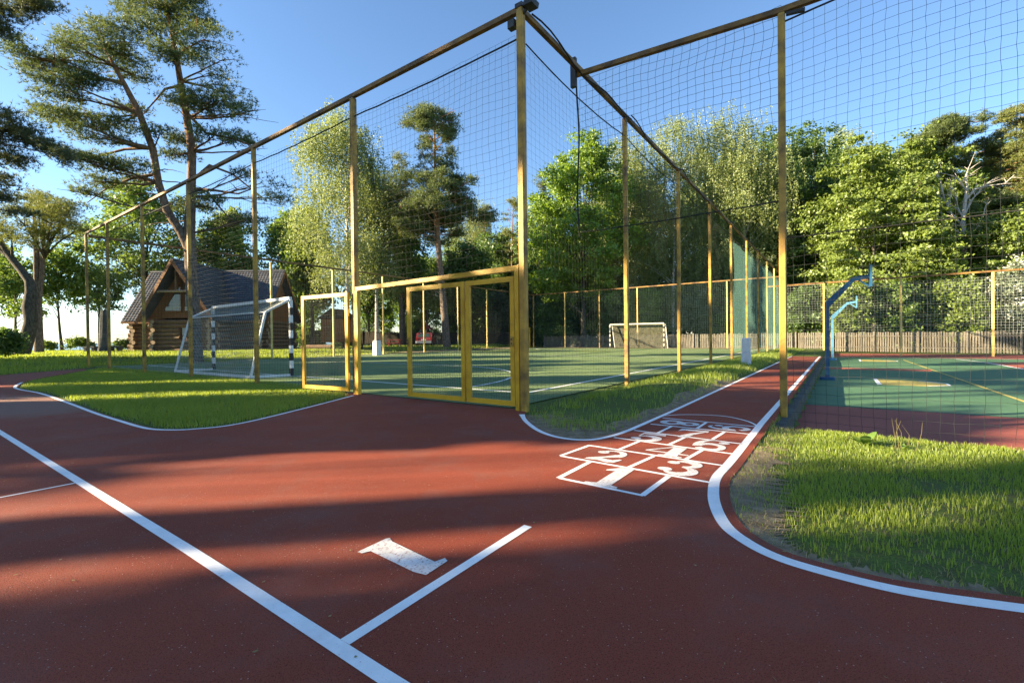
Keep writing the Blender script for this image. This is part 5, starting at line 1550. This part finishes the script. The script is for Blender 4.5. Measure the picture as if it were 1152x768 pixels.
def hero_pine():
    Y0 = 23.0; rg = np.random.default_rng(17)
    b = AT(221, 408.5, Y0); b.z = float(ground_z(b.x, b.y)) - .05
    r = thing('pine_tree', 'big dark pine with two stems towering in front of the cabin', 'tree', b, 'trees around the cabin')
    s_ = Y0 / F_PX
    def p(px, py, dy=0): return np.array(AT(px, py, Y0 + dy) - b)
    tb = Tubes()
    A = [(221, 410, 0), (220, 385, 0), (218, 345, 0), (215, 300, 0), (213, 262, 0), (215, 220, .1), (216, 170, .2), (210, 132, .3), (203, 92, .3), (198, 62, .3), (194, 40, .3), (188, 10, .3), (182, -20, .3)]
    PA = np.array([p(*q) for q in A])
    tb.add(PA, [.33, .28, .27, .27, .25, .20, .185, .165, .14, .12, .10, .07, .03], 10)
    Bq = [(214, 285, 0), (204, 262, -.1), (188, 238, -.3), (178, 205, -.5), (172, 168, -.6), (157, 128, -.8), (140, 95, -.9), (129, 75, -1), (118, 55, -1)]
    PB = np.array([p(*q) for q in Bq])
    tb.add(PB, [.20, .20, .18, .165, .155, .14, .11, .08, .04], 9)
    def on(P, f): f = f * (len(P) - 1); i = min(int(f), len(P) - 2); return P[i] + (P[i + 1] - P[i]) * (f - i)
    # foliage pads: photo position, half extents in photo pixels, depth offset in metres, stem
    pads_px = [
        (172, 10, 44, 16, .3, 0), (165, 34, 36, 12, -.8, 0), (205, 22, 34, 14, 1.0, 0), (178, -18, 38, 18, .4, 0), (212, -2, 24, 14, -.6, 0), (150, -4, 26, 14, 1.0, 0),
        (232, 44, 32, 16, -.6, 0), (214, 60, 30, 12, 1.2, 0), (254, 66, 16, 10, -.2, 0), (246, 84, 14, 6, .6, 0), (192, 62, 26, 9, -1.4, 0), (228, 26, 22, 10, .2, 0),
        (122, 48, 44, 16, -1, 1), (96, 58, 26, 12, -2, 1), (140, 64, 34, 10, .4, 1), (112, 28, 18, 9, -1, 1), (36, 62, 32, 8, -2.2, 1), (62, 68, 22, 8, -1.4, 1), (14, 58, 10, 5, -2.4, 1), (80, 46, 20, 8, -.6, 1),
        (66, 90, 34, 9, -2.0, 1), (52, 80, 24, 6, -1, 1), (104, 88, 30, 9, -1.6, 1), (150, 86, 26, 8, -.2, 1),
        (78, 134, 36, 10, -2.0, 1), (58, 126, 18, 7, -1.2, 1), (96, 146, 26, 8, -2.6, 1), (128, 140, 34, 9, -.8, 1), (118, 156, 26, 8, -1.6, 1), (144, 122, 24, 7, .4, 1), (70, 108, 26, 6, -1.6, 1),
        (240, 116, 46, 13, -.4, 0), (276, 128, 24, 11, -.8, 0), (212, 116, 26, 8, .6, 0), (250, 104, 26, 8, .8, 0), (290, 124, 10, 7, -.6, 0),
        (210, 156, 30, 9, .8, 0), (244, 150, 26, 8, -.8, 0), (266, 156, 24, 9, .6, 0), (288, 168, 14, 8, -.4, 0), (196, 174, 24, 7, 1.0, 0),
        (128, 186, 38, 11, -1.4, 1), (100, 176, 22, 6, -2.0, 1), (150, 200, 18, 7, .2, 1), (112, 204, 24, 7, -1.2, 1), (72, 172, 18, 5, -2.4, 1),
        (294, 206, 26, 10, -.6, 0), (310, 222, 16, 9, -.9, 0), (276, 196, 16, 7, .4, 0), (214, 232, 26, 6, .8, 0), (262, 250, 22, 8, .6, 0), (236, 224, 18, 5, -1, 0), (282, 246, 20, 7, .2, 0), (96, 216, 16, 5, -1.6, 1), (180, 150, 18, 6, -1.0, 1)]
    pads = []
    for (px, py, hx, hy, dy, st) in pads_px:
        c = p(px, py, dy); rx = hx * s_; rz = hy * s_
        pads.append((c[0], c[1], c[2], rx, max(.6, rx * .75), rz * (.9 if py < 70 else .62)))
        P = PB if st else PA
        # branch leaves the stem a little below or above the pad
        zt = c[2] - .25 * abs(c[0] - P[len(P) // 2][0]) * .4
        k = int(np.argmin(np.abs(P[:, 2] - zt))); k = max(1, min(k, len(P) - 1)); a = P[k]
        Q = limb(tb, a, c, .075 if hx > 22 else .05, .018, rg, -.06 if py > 110 else .05, 10, 6, .16)
        for q in range(5):
            e = c + rg.normal(size=3) * np.array([rx * .6, rx * .5, rz * .45]); limb(tb, Q[rg.integers(4, 9)], e, .026, .008, rg, .04, 5, 4, .2)
    for q in range(12):   # bare lower twigs
        P = PA if q % 2 else PB; a = on(P, rg.uniform(.25, .6)); an = rg.random() * 6.28; l = rg.uniform(1, 3)
        limb(tb, a, a + np.array([math.cos(an) * l, math.sin(an) * l * .5, rg.uniform(-.9, .2)]), .035, .006, rg, .1, 8, 4, .25)
    for pts in ([(214, 205), (236, 186), (262, 196), (282, 212), (300, 226)], [(216, 212), (240, 214), (268, 218), (285, 212)], [(214, 214), (232, 214), (246, 232), (262, 250)],
                [(176, 196), (150, 200), (120, 212), (98, 228)], [(172, 166), (140, 168), (110, 176), (80, 172)], [(213, 130), (232, 150), (262, 156), (288, 166)], [(206, 96), (186, 100), (160, 130)]):
        P = np.array([p(x, y, rg.uniform(-.4, .4)) for x, y in pts]); tb.add(P, list(np.linspace(.085, .02, len(P))), 6)
    V_, F, T_, _ = pads_to_needles(rg, pads, .20, .95, 7, .0125, .40)
    finish(r, tb, 'pine_bark', [V_], [F], [np.clip(T_, 0, 1)], 'needle', True)

def curved_pine():
    Y0 = 31; rg = np.random.default_rng(19)
    b = AT(20, 403, Y0); b.z = float(ground_z(b.x, b.y)) - .05; s_ = Y0 / F_PX
    r = thing('pine_tree', 'spreading pine with thick curved grey trunk at the left of the meadow', 'tree', b, 'trees around the cabin')
    def p(px, py, dy=0): return np.array(AT(px, py, Y0 + dy) - b)
    tb = Tubes()
    T1 = np.array([p(22, 405), p(29, 385), p(35, 362), (p(33, 345)), p(35, 328), p(33, 316), p(24, 304), p(14, 292), p(4, 278), p(-8, 262)])
    tb.add(T1, [.46, .40, .36, .38, .30, .25, .22, .2, .16, .10], 10)
    pads = []
    for (px, py, hx, hy, dy) in [(48, 232, 34, 12, 0), (20, 244, 26, 9, -1), (72, 248, 24, 9, .5), (40, 222, 20, 7, .8), (82, 232, 18, 7, -.6), (60, 262, 26, 7, 1.0), (12, 262, 24, 8, -.6), (90, 258, 14, 6, .2), (-10, 250, 22, 9, .3), (34, 272, 22, 6, -1), (-14, 276, 22, 8, .8), (-28, 262, 20, 9, 0), (58, 240, 26, 8, -1.2), (30, 256, 26, 7, .6)]:
        c = p(px, py, dy); pads.append((c[0], c[1], c[2], hx * s_, hx * s_ * .8, hy * s_))
        a = T1[-3] if px < 20 else None
        if a is None: a = p(50, 290, 1.8)
        Q = limb(tb, a, c, .10, .02, rg, .08, 8, 6, .15)
        for q in range(4): limb(tb, Q[5], c + rg.normal(size=3) * np.array([hx * s_ * .6, .6, .2]), .03, .008, rg, .05, 5, 4, .2)
    V_, F, T_, _ = pads_to_needles(rg, pads, .22, .55, 7, .014, .50)
    finish(r, tb, 'bark', [V_], [F], [np.clip(T_, 0, 1)], 'gold_needle', True)
    # reddish twin pine right behind it
    b2 = AT(45, 393, 35); b2.z = float(ground_z(b2.x, b2.y)) - .05
    r2 = thing('pine_tree', 'slender pine with reddish twin stems behind the curved trunk', 'tree', b2, 'trees around the cabin')
    tb = Tubes(); p2 = lambda px, py, dy=0: np.array(AT(px, py, 35 + dy) - b2)
    tb.add(np.array([p2(44, 396), p2(43, 360), p2(42, 320), p2(41, 285), p2(40, 262), p2(38, 240)]), [.30, .26, .22, .19, .15, .08], 8)
    tb.add(np.array([p2(44, 340), p2(47, 310), p2(48, 285), p2(50, 262), p2(53, 240)]), [.16, .15, .13, .11, .06], 8)
    pads = []
    for (px, py, hx, hy) in [(40, 240, 22, 8), (58, 236, 20, 7), (66, 268, 18, 6), (28, 268, 18, 6), (48, 226, 16, 7), (74, 252, 16, 6)]:
        c = p2(px, py, rg.normal() * .6); pads.append((c[0], c[1], c[2], hx * .068, hx * .06, hy * .068)); limb(tb, p2(48, 285) if px > 45 else p2(41, 285), c, .07, .015, rg, .1, 6, 5, .15)
    V_, F, T_, _ = pads_to_needles(rg, pads, .22, .6, 7, .014, .50)
    finish(r2, tb, 'pine_bark', [V_], [F], [np.clip(T_, 0, 1)], 'gold_needle', True)

def edge_pine():
    """pine standing outside the left edge, its boughs reaching into the picture"""
    Y0 = 15.0; rg = np.random.default_rng(23); s_ = Y0 / F_PX
    b = AT(-95, 405, Y0); b.z = float(ground_z(b.x, b.y)) - .05
    r = thing('pine_tree', 'dark pine outside the left edge whose boughs reach into the picture', 'tree', b, 'trees around the cabin')
    p = lambda px, py, dy=0: np.array(AT(px, py, Y0 + dy) - b)
    tb = Tubes(); P = np.array([p(-95, 408), p(-94, 330), p(-98, 240), p(-96, 150), p(-100, 60), p(-98, -40), p(-96, -110)]); tb.add(P, [.25, .2, .18, .16, .13, .1, .05], 9)
    pads = []
    for (px, py, hx, hy, dy) in [(18, 148, 30, 9, 0), (48, 164, 28, 9, .3), (72, 178, 14, 7, .1), (8, 128, 22, 8, -.4), (14, 180, 26, 10, .5), (8, 204, 22, 9, -.2), (4, 222, 18, 8, .3), (-20, 150, 30, 14, 0), (-30, 200, 30, 14, .3), (-40, 120, 34, 12, -.3),
                              (-60, 250, 30, 12, .2), (-130, 200, 40, 14, 0), (-140, 120, 36, 14, .4), (-90, 20, 40, 16, 0), (30, 6, 28, 8, -.4), (52, 2, 18, 6, -.2), (4, 14, 24, 9, .2), (-20, 20, 28, 12, 0), (2, 36, 10, 5, .1), (-60, -60, 50, 20, 0), (-130, -10, 40, 16, .3), (20, 238, 10, 5, 0)]:
        c = p(px, py, dy); pads.append((c[0], c[1], c[2], hx * s_, max(.4, hx * s_ * .8), hy * s_))
        k = int(np.argmin(np.abs(P[:, 2] - (c[2] + .4)))); Q = limb(tb, P[k], c, .05, .012, rg, .05, 8, 5, .12)
        for q in range(5): limb(tb, Q[6], c + rg.normal(size=3) * np.array([hx * s_ * .6, .4, hy * s_ * .5]), .018, .006, rg, .02, 5, 4, .2)
    V_, F, T_, _ = pads_to_needles(rg, pads, .15, 2.6, 8, .008, .26)
    finish(r, tb, 'pine_bark', [V_], [F], [np.clip(T_, 0, 1)], 'dark_needle', True)

R_, copy_thing = forest()
dead_tree(); hero_pine(); curved_pine(); edge_pine()

# ------------------------------------------------------------------ trees west of the paving (outside the frame), which shade it
SUN_EL = 17.0
SUN_DIR2 = Vector((-.990, -.135, 0)).normalized()       # towards the sun
def shade_row():
    gname = 'trees west of the paving'
    def y_at(y, x=-27.0): return y - .1364 * (0 - x)    # where the light reaching (0, y) crosses the row
    def proto(kind, seed):
        nm = 'pine_tree' if kind == 'pine' else 'broadleaf_tree'
        r = thing(nm, 'tree beyond the left side of the paving that throws its shade across it', 'tree', (0, 0, 0), gname)
        if kind == 'dense': broadleaf(r, seed, 15.5, 3.3, 3.2, .6, 'mid_leaf', nclump=820, per=64, size=.48, cr=.95, tr=.3)
        if kind == 'low': broadleaf(r, seed, 9.5, 2.6, 2.6, .4, 'mid_leaf', nclump=620, per=64, size=.44, cr=.85, tr=.2)
        if kind == 'slim': broadleaf(r, seed, 12.5, 1.5, 1.5, .5, 'mid_leaf', nclump=400, per=60, size=.40, cr=.7, tr=.2)
        if kind == 'pine':
            r['label'] = 'tall pine beyond the left side of the paving with its crown above the lower trees'
            pine(r, seed, 22.5, 3.3, 14.0, tr=.22, npad=60, dens=2.2, cone=.2, tuft=.4, w=.03)
        return r
    def thin(seed):
        r = thing('broadleaf_tree', 'thin airy tree beyond the left side of the paving that dapples the light on it', 'tree', (0, 0, 0), gname)
        broadleaf(r, seed, 15, 2.0, 2.0, 5.5, 'mid_leaf', nclump=15, per=46, size=.20, cr=.34, tr=.09, nlimb=9); return r
    src_ = {'T': thin(305), 'D': proto('dense', 301), 'L': proto('low', 303), 'S': proto('slim', 302), 'P': proto('pine', 304)}
    first = {k: True for k in src_}
    def put(k, x, y0, s_, rz):
        src = src_[k]; y = y_at(y0, x)
        loc = Vector((x, y, float(ground_z(x, y))))
        if first[k]:
            first[k] = False; src.location = loc; src.rotation_euler = (0, 0, rz); src.scale = s_
        else: copy_thing(src, loc, rz, s_, src['label'], gname)
    # y0 is where the light that skims the tree crosses the line straight ahead of the camera
    put('L', -27, .25, (1.05, 1, 1.35), 0); put('D', -33, -1.9, (1, 1, 1), .3); put('D', -30, -7.0, (1, 1, 1), 1.3)
    put('T', -36, 4.0, (1, 1, 1), .6);
    put('S', -27, 2.84, (.20, .20, 1.0), .4)
    put('L', -27, 6.9, (.95, .95, 1), 2.2)
    put('P', -31, 6.2, (1, 1, 1), .7); put('P', -33, 9.0, (.9, .9, .95), 2.7); put('P', -34, 13.6, (1, 1, .9), 4.1)
    put('S', -32, 11.5, (.68, .68, .95), 1.1)
    put('L', -36, 16.5, (.9, .9, 1.1), .5)
    put('L', -38, 20.4, (1.0, 1.0, 1.2), 3.0)
    put('D', -44, 26.6, (.85, .85, .85), 4.0)
shade_row()

# ------------------------------------------------------------------ grass
def blades(name, label_kind, X, Y, h, w, rg, m, lean=.35, zoff=0.0):
    n = len(X); Z0 = ground_z(X, Y) + zoff
    a = rg.random(n) * 2 * PI; hh = h * (.5 + .9 * rg.random(n)); ww = w * (.7 + .6 * rg.random(n))
    dx, dy = np.cos(a), np.sin(a); b = rg.random(n) * 2 * PI; l = hh * lean * (.3 + rg.random(n))
    bx, by = np.cos(b) * l, np.sin(b) * l
    V_ = np.stack([np.stack([X - dx * ww, Y - dy * ww, Z0 - .01], -1), np.stack([X + dx * ww, Y + dy * ww, Z0 - .01], -1),
                   np.stack([X + bx * .35 + dx * ww * .75, Y + by * .35 + dy * ww * .75, Z0 + hh * .6], -1), np.stack([X + bx * .35 - dx * ww * .75, Y + by * .35 - dy * ww * .75, Z0 + hh * .6], -1),
                   np.stack([X + bx, Y + by, Z0 + hh], -1)], 1).reshape(-1, 3)
    i = np.arange(n) * 5
    Q = np.stack([i, i + 1, i + 2, i + 3], -1); T_ = np.stack([i + 3, i + 2, i + 4], -1)
    tint = np.clip(.5 + .3 * wob(X, Y, .9) + rg.normal(size=n) * .2, 0, 1)
    o = link(name, np_mesh(name, V_, tris=T_, quads=Q, material=M[m], tint=np.concatenate([tint, tint])))
    o['kind'] = 'stuff'; return o

def sample(poly, n, rg):
    P = np.array([(p[0], p[1]) for p in poly]); lo, hi = P.min(0), P.max(0)
    X = rg.uniform(lo[0], hi[0], n); Y = rg.uniform(lo[1], hi[1], n)
    k = in_poly(X, Y, [tuple(p) for p in P]); return X[k], Y[k]

def dist_to(X, Y, line_):
    P = np.array([(p[0], p[1]) for p in line_]); d = np.full(len(X), 1e9)
    for a, b in zip(P[:-1], P[1:]):
        ab = b - a; t = np.clip(((X - a[0]) * ab[0] + (Y - a[1]) * ab[1]) / (ab @ ab + 1e-9), 0, 1)
        d = np.minimum(d, np.hypot(X - a[0] - t * ab[0], Y - a[1] - t * ab[1]))
    return d

def grass():
    rg = np.random.default_rng(41)
    # right lawn
    lawn = [p for p in LAWN_EDGE if TL(p.x, p.y)[1] < 7.2] + [Vector((9, 3.0, 0)), W(8.5, 6.35), W(4, 6.45), W(LANE_T + .12, 7.1)]
    X, Y = sample(lawn, 420000, rg)
    dist = np.hypot(X, Y); d = dist_to(X, Y, LAWN_EDGE)
    vis = (X / np.maximum(Y, .1) < 1.35) & (Y > 1.3)
    n = wob(X, Y, 1.6) * .6 + wob(X, Y, 4.3, 2) * .4
    prob = np.clip(sstep(.0, .55, d + .26 * wob(X, Y, 3.3) + .12 * wob(X, Y, 9)) * (.52 + .9 * n), .04, 1) * np.clip(5.2 / dist ** 1.0, .5, 1)
    k = vis & (rg.random(len(X)) < prob)
    X, Y = X[k], Y[k]
    blades('lawn_grass', 0, X, Y, .037, .0023, rg, 'grass', .36)
    X, Y = sample(lawn, 90000, rg); d = dist_to(X, Y, LAWN_EDGE)
    k = (X / np.maximum(Y, .1) < 1.35) & (Y > 1.3) & (rg.random(len(X)) < .07 + .45 * (1 - sstep(.05, .5, d)) + .12 * (wob(X, Y, 1.9, 4) > .25))
    blades('dry_lawn_grass', 0, X[k], Y[k], .028, .0018, rg, 'dry_grass', 1.0)
    # bank beside the lane
    bank = [p for p in VERGE_EDGE] + [W(T_VERGE - .08, 40), W(T_B + .15, 40), W(T_B + .1, L_A + .25)]
    X, Y = sample(bank, 1500000, rg); T_, L_ = TL(X, Y)
    n = wob(X, Y, 1.1) * .6 + wob(X, Y, 3.1, 1) * .4
    d = dist_to(X, Y, VERGE_EDGE[-40:])
    prob = np.clip((.10 + 1.0 * n) * .8 + .42 * sstep(8.5, 14, L_), .02, .7) * sstep(.0, .3, d) * np.clip(9 / np.hypot(X, Y), .25, 1) ** 1.5
    k = rg.random(len(X)) < prob
    blades('bank_grass', 0, X[k], Y[k], .10, .0038, rg, 'grass', .5)
    # left island
    isl = list(ISLAND_EDGE) + [W(-9.4, L_A + .4), W(T_L + .6, L_A + .4), G(100, 416.8)]
    X, Y = sample(isl, 560000, rg); d = dist_to(X, Y, ISLAND_EDGE)
    n = wob(X, Y, 1.0) * .5 + wob(X, Y, 2.9, 1) * .5
    prob = np.clip(sstep(0, .25, d) * (.8 + .5 * n), .0, 1) * np.clip(9 / np.hypot(X, Y), .35, 1)
    k = rg.random(len(X)) < prob
    blades('island_grass', 0, X[k], Y[k], .06, .0042, rg, 'grass', .5)
    # meadow left of the pitch
    mead = [G(0, 421.5), G(50, 417.5), G(92, 414.2), W(T_L - .2, 5.8), W(T_L - .2, 24), Vector((-18, 39, 0)), Vector((-60, 46, 0)), Vector((-30, 17, 0))]
    X, Y = sample(mead, 260000, rg)
    k = (X / Y > -1.25) & (rg.random(len(X)) < np.clip(.65 + .5 * wob(X, Y, .7), .1, 1))
    blades('meadow_grass', 0, X[k], Y[k], .13, .011, rg, 'grass')
    far = [W(T_L - 3, 25), W(T_L - 3, 52), W(T_L - 20, 52), W(T_L - 20, 30)]
    X, Y = sample(far, 60000, rg)
    k = (rg.random(len(X)) < np.clip(.65 + .5 * wob(X, Y, .7), .1, 1))
    blades('far_meadow_grass', 0, X[k], Y[k], .15, .016, rg, 'grass')
    # tall weeds in front of the court
    def weed(p, kind, label):
        p = p.copy(); p.z = float(ground_z(p.x, p.y)) - .01
        t = thing('weed_plant', label, 'plant', p)
        r = random.Random(int(p.x * 1000))
        mb = MB()
        if kind == 'dock':
            for k in range(9):
                a = r.uniform(0, 6.28); l = r.uniform(.16, .28); up = r.uniform(.7, 2.2); w = l * .17
                d = Vector((math.cos(a), math.sin(a), up)).normalized(); sd = Vector((-math.sin(a), math.cos(a), 0))
                pts = []
                for q, f in ((0, .15), (.3, .8), (.6, 1), (.85, .6), (1, .05)):
                    c = p + d * l * q - ZZ * (.35 * l * q * q); pts += [c + sd * w * f, c - sd * w * f]
                mb.add(pts, [(2 * i, 2 * i + 1, 2 * i + 3, 2 * i + 2) for i in range(4)])
            mb.build('leaf_rosette', M['weed_leaf'], t)
        else:
            for k in range(6):
                q = p + Vector((r.uniform(-.08, .08), r.uniform(-.05, .05), 0)); h = r.uniform(.14, .32)
                mb.tube([q, q + Vector((r.uniform(-.05, .05), r.uniform(-.03, .03), h * .6)), q + Vector((r.uniform(-.10, .08), r.uniform(-.04, .04), h))], [.0025, .002, .0012], 4)
            mb.build('dry_stem', M['dry_grass'], t)
            m2 = MB()
            for k in range(7):
                a = r.uniform(0, 6.28); l = r.uniform(.05, .10); d = Vector((math.cos(a), math.sin(a), r.uniform(.3, 1))).normalized(); sd = Vector((-math.sin(a), math.cos(a), 0))
                m2.add([p, p + d * l * .5 + sd * l * .22, p + d * l, p + d * l * .5 - sd * l * .22], [(0, 1, 2, 3)])
            m2.build('leaf_rosette', M['weed_leaf'], t)
    weed(G(972, 499), 'dock', 'broad leaved weed at the far edge of the right lawn')
    weed(G(1016, 503), 'stem', 'weed with dry brown stems at the far edge of the right lawn')
grass()

def litter():
    rg = np.random.default_rng(77)
    area = [(-5.5, 1.2), (3.5, 1.2), (3.5, 1.9), (1.4, 3.0), (1.6, 4.6), (.4, 5.6), (-1.2, 7.2), (-7.5, 6.5), (-9, 6.5)]
    X, Y = sample([Vector((a, b, 0)) for a, b in area], 900, rg)
    k = rg.random(len(X)) < .25 + .75 * (wob(X, Y, .8) > .1); X, Y = X[k], Y[k]; n = len(X)
    a = rg.random(n) * 2 * PI; l = np.where(rg.random(n) < .75, rg.uniform(.012, .03, n), rg.uniform(.012, .022, n)); w = np.where(rg.random(n) < .75, .0012, .006)
    dx, dy = np.cos(a), np.sin(a); z = .0035 + .002 * rg.random(n)
    V_ = np.stack([np.stack([X + dx * l * .5, Y + dy * l * .5, z + .002], -1), np.stack([X - dy * w, Y + dx * w, z], -1), np.stack([X - dx * l * .5, Y - dy * l * .5, z + .001], -1), np.stack([X + dy * w, Y - dx * w, z], -1)], 1).reshape(-1, 3)
    o = link('fallen_needles', np_mesh('fallen_needles', V_, quads=np.arange(4 * n).reshape(-1, 4), material=M['dry_grass'], tint=rg.random(n)))
    o['kind'] = 'stuff'
litter()

# ------------------------------------------------------------------ light, sky, camera
world = bpy.data.worlds.new('World'); scene.world = world; world.use_nodes = True
nt = world.node_tree; nt.nodes.clear()
wo = nt.nodes.new('ShaderNodeOutputWorld'); bg = nt.nodes.new('ShaderNodeBackground'); sk = nt.nodes.new('ShaderNodeTexSky')
sk.sky_type = 'NISHITA'; sk.sun_disc = False
sk.sun_elevation = math.radians(SUN_EL); sk.air_density = 1.0; sk.dust_density = .25; sk.ozone_density = 3.6; sk.altitude = 0
az = math.atan2(SUN_DIR2.x, SUN_DIR2.y)
sk.sun_rotation = az
bg.inputs[1].default_value = .061
nt.links.new(sk.outputs[0], bg.inputs[0]); nt.links.new(bg.outputs[0], wo.inputs[0])
sl = bpy.data.lights.new('sun', 'SUN'); sl.energy = 5.0; sl.angle = math.radians(.5); sl.color = (1.0, .81, .52)
so = bpy.data.objects.new('sun', sl); COL.objects.link(so)
el = math.radians(SUN_EL); sd = Vector((SUN_DIR2.x * math.cos(el), SUN_DIR2.y * math.cos(el), math.sin(el)))
so.rotation_euler = (-sd).to_track_quat('-Z', 'Y').to_euler()
so.location = (-40, -5, 30)

cam = bpy.data.cameras.new('camera'); co = bpy.data.objects.new('camera', cam); COL.objects.link(co)
cam.sensor_fit = 'HORIZONTAL'; cam.sensor_width = 36; cam.lens = F_PX / 1152 * 36
cam.clip_start = .05; cam.clip_end = 6000
mw = CAM_R.to_4x4(); mw.translation = Vector((0, 0, H_CAM)); co.matrix_world = mw
scene.camera = co
scene.view_settings.view_transform = 'Standard'; scene.view_settings.look = 'None'
scene.view_settings.exposure = 2.42; scene.view_settings.gamma = 1; scene.view_settings.use_curve_mapping = False
scene.cycles.max_bounces = 9; scene.cycles.transparent_max_bounces = 12; scene.cycles.diffuse_bounces = 7; scene.cycles.use_denoising = True
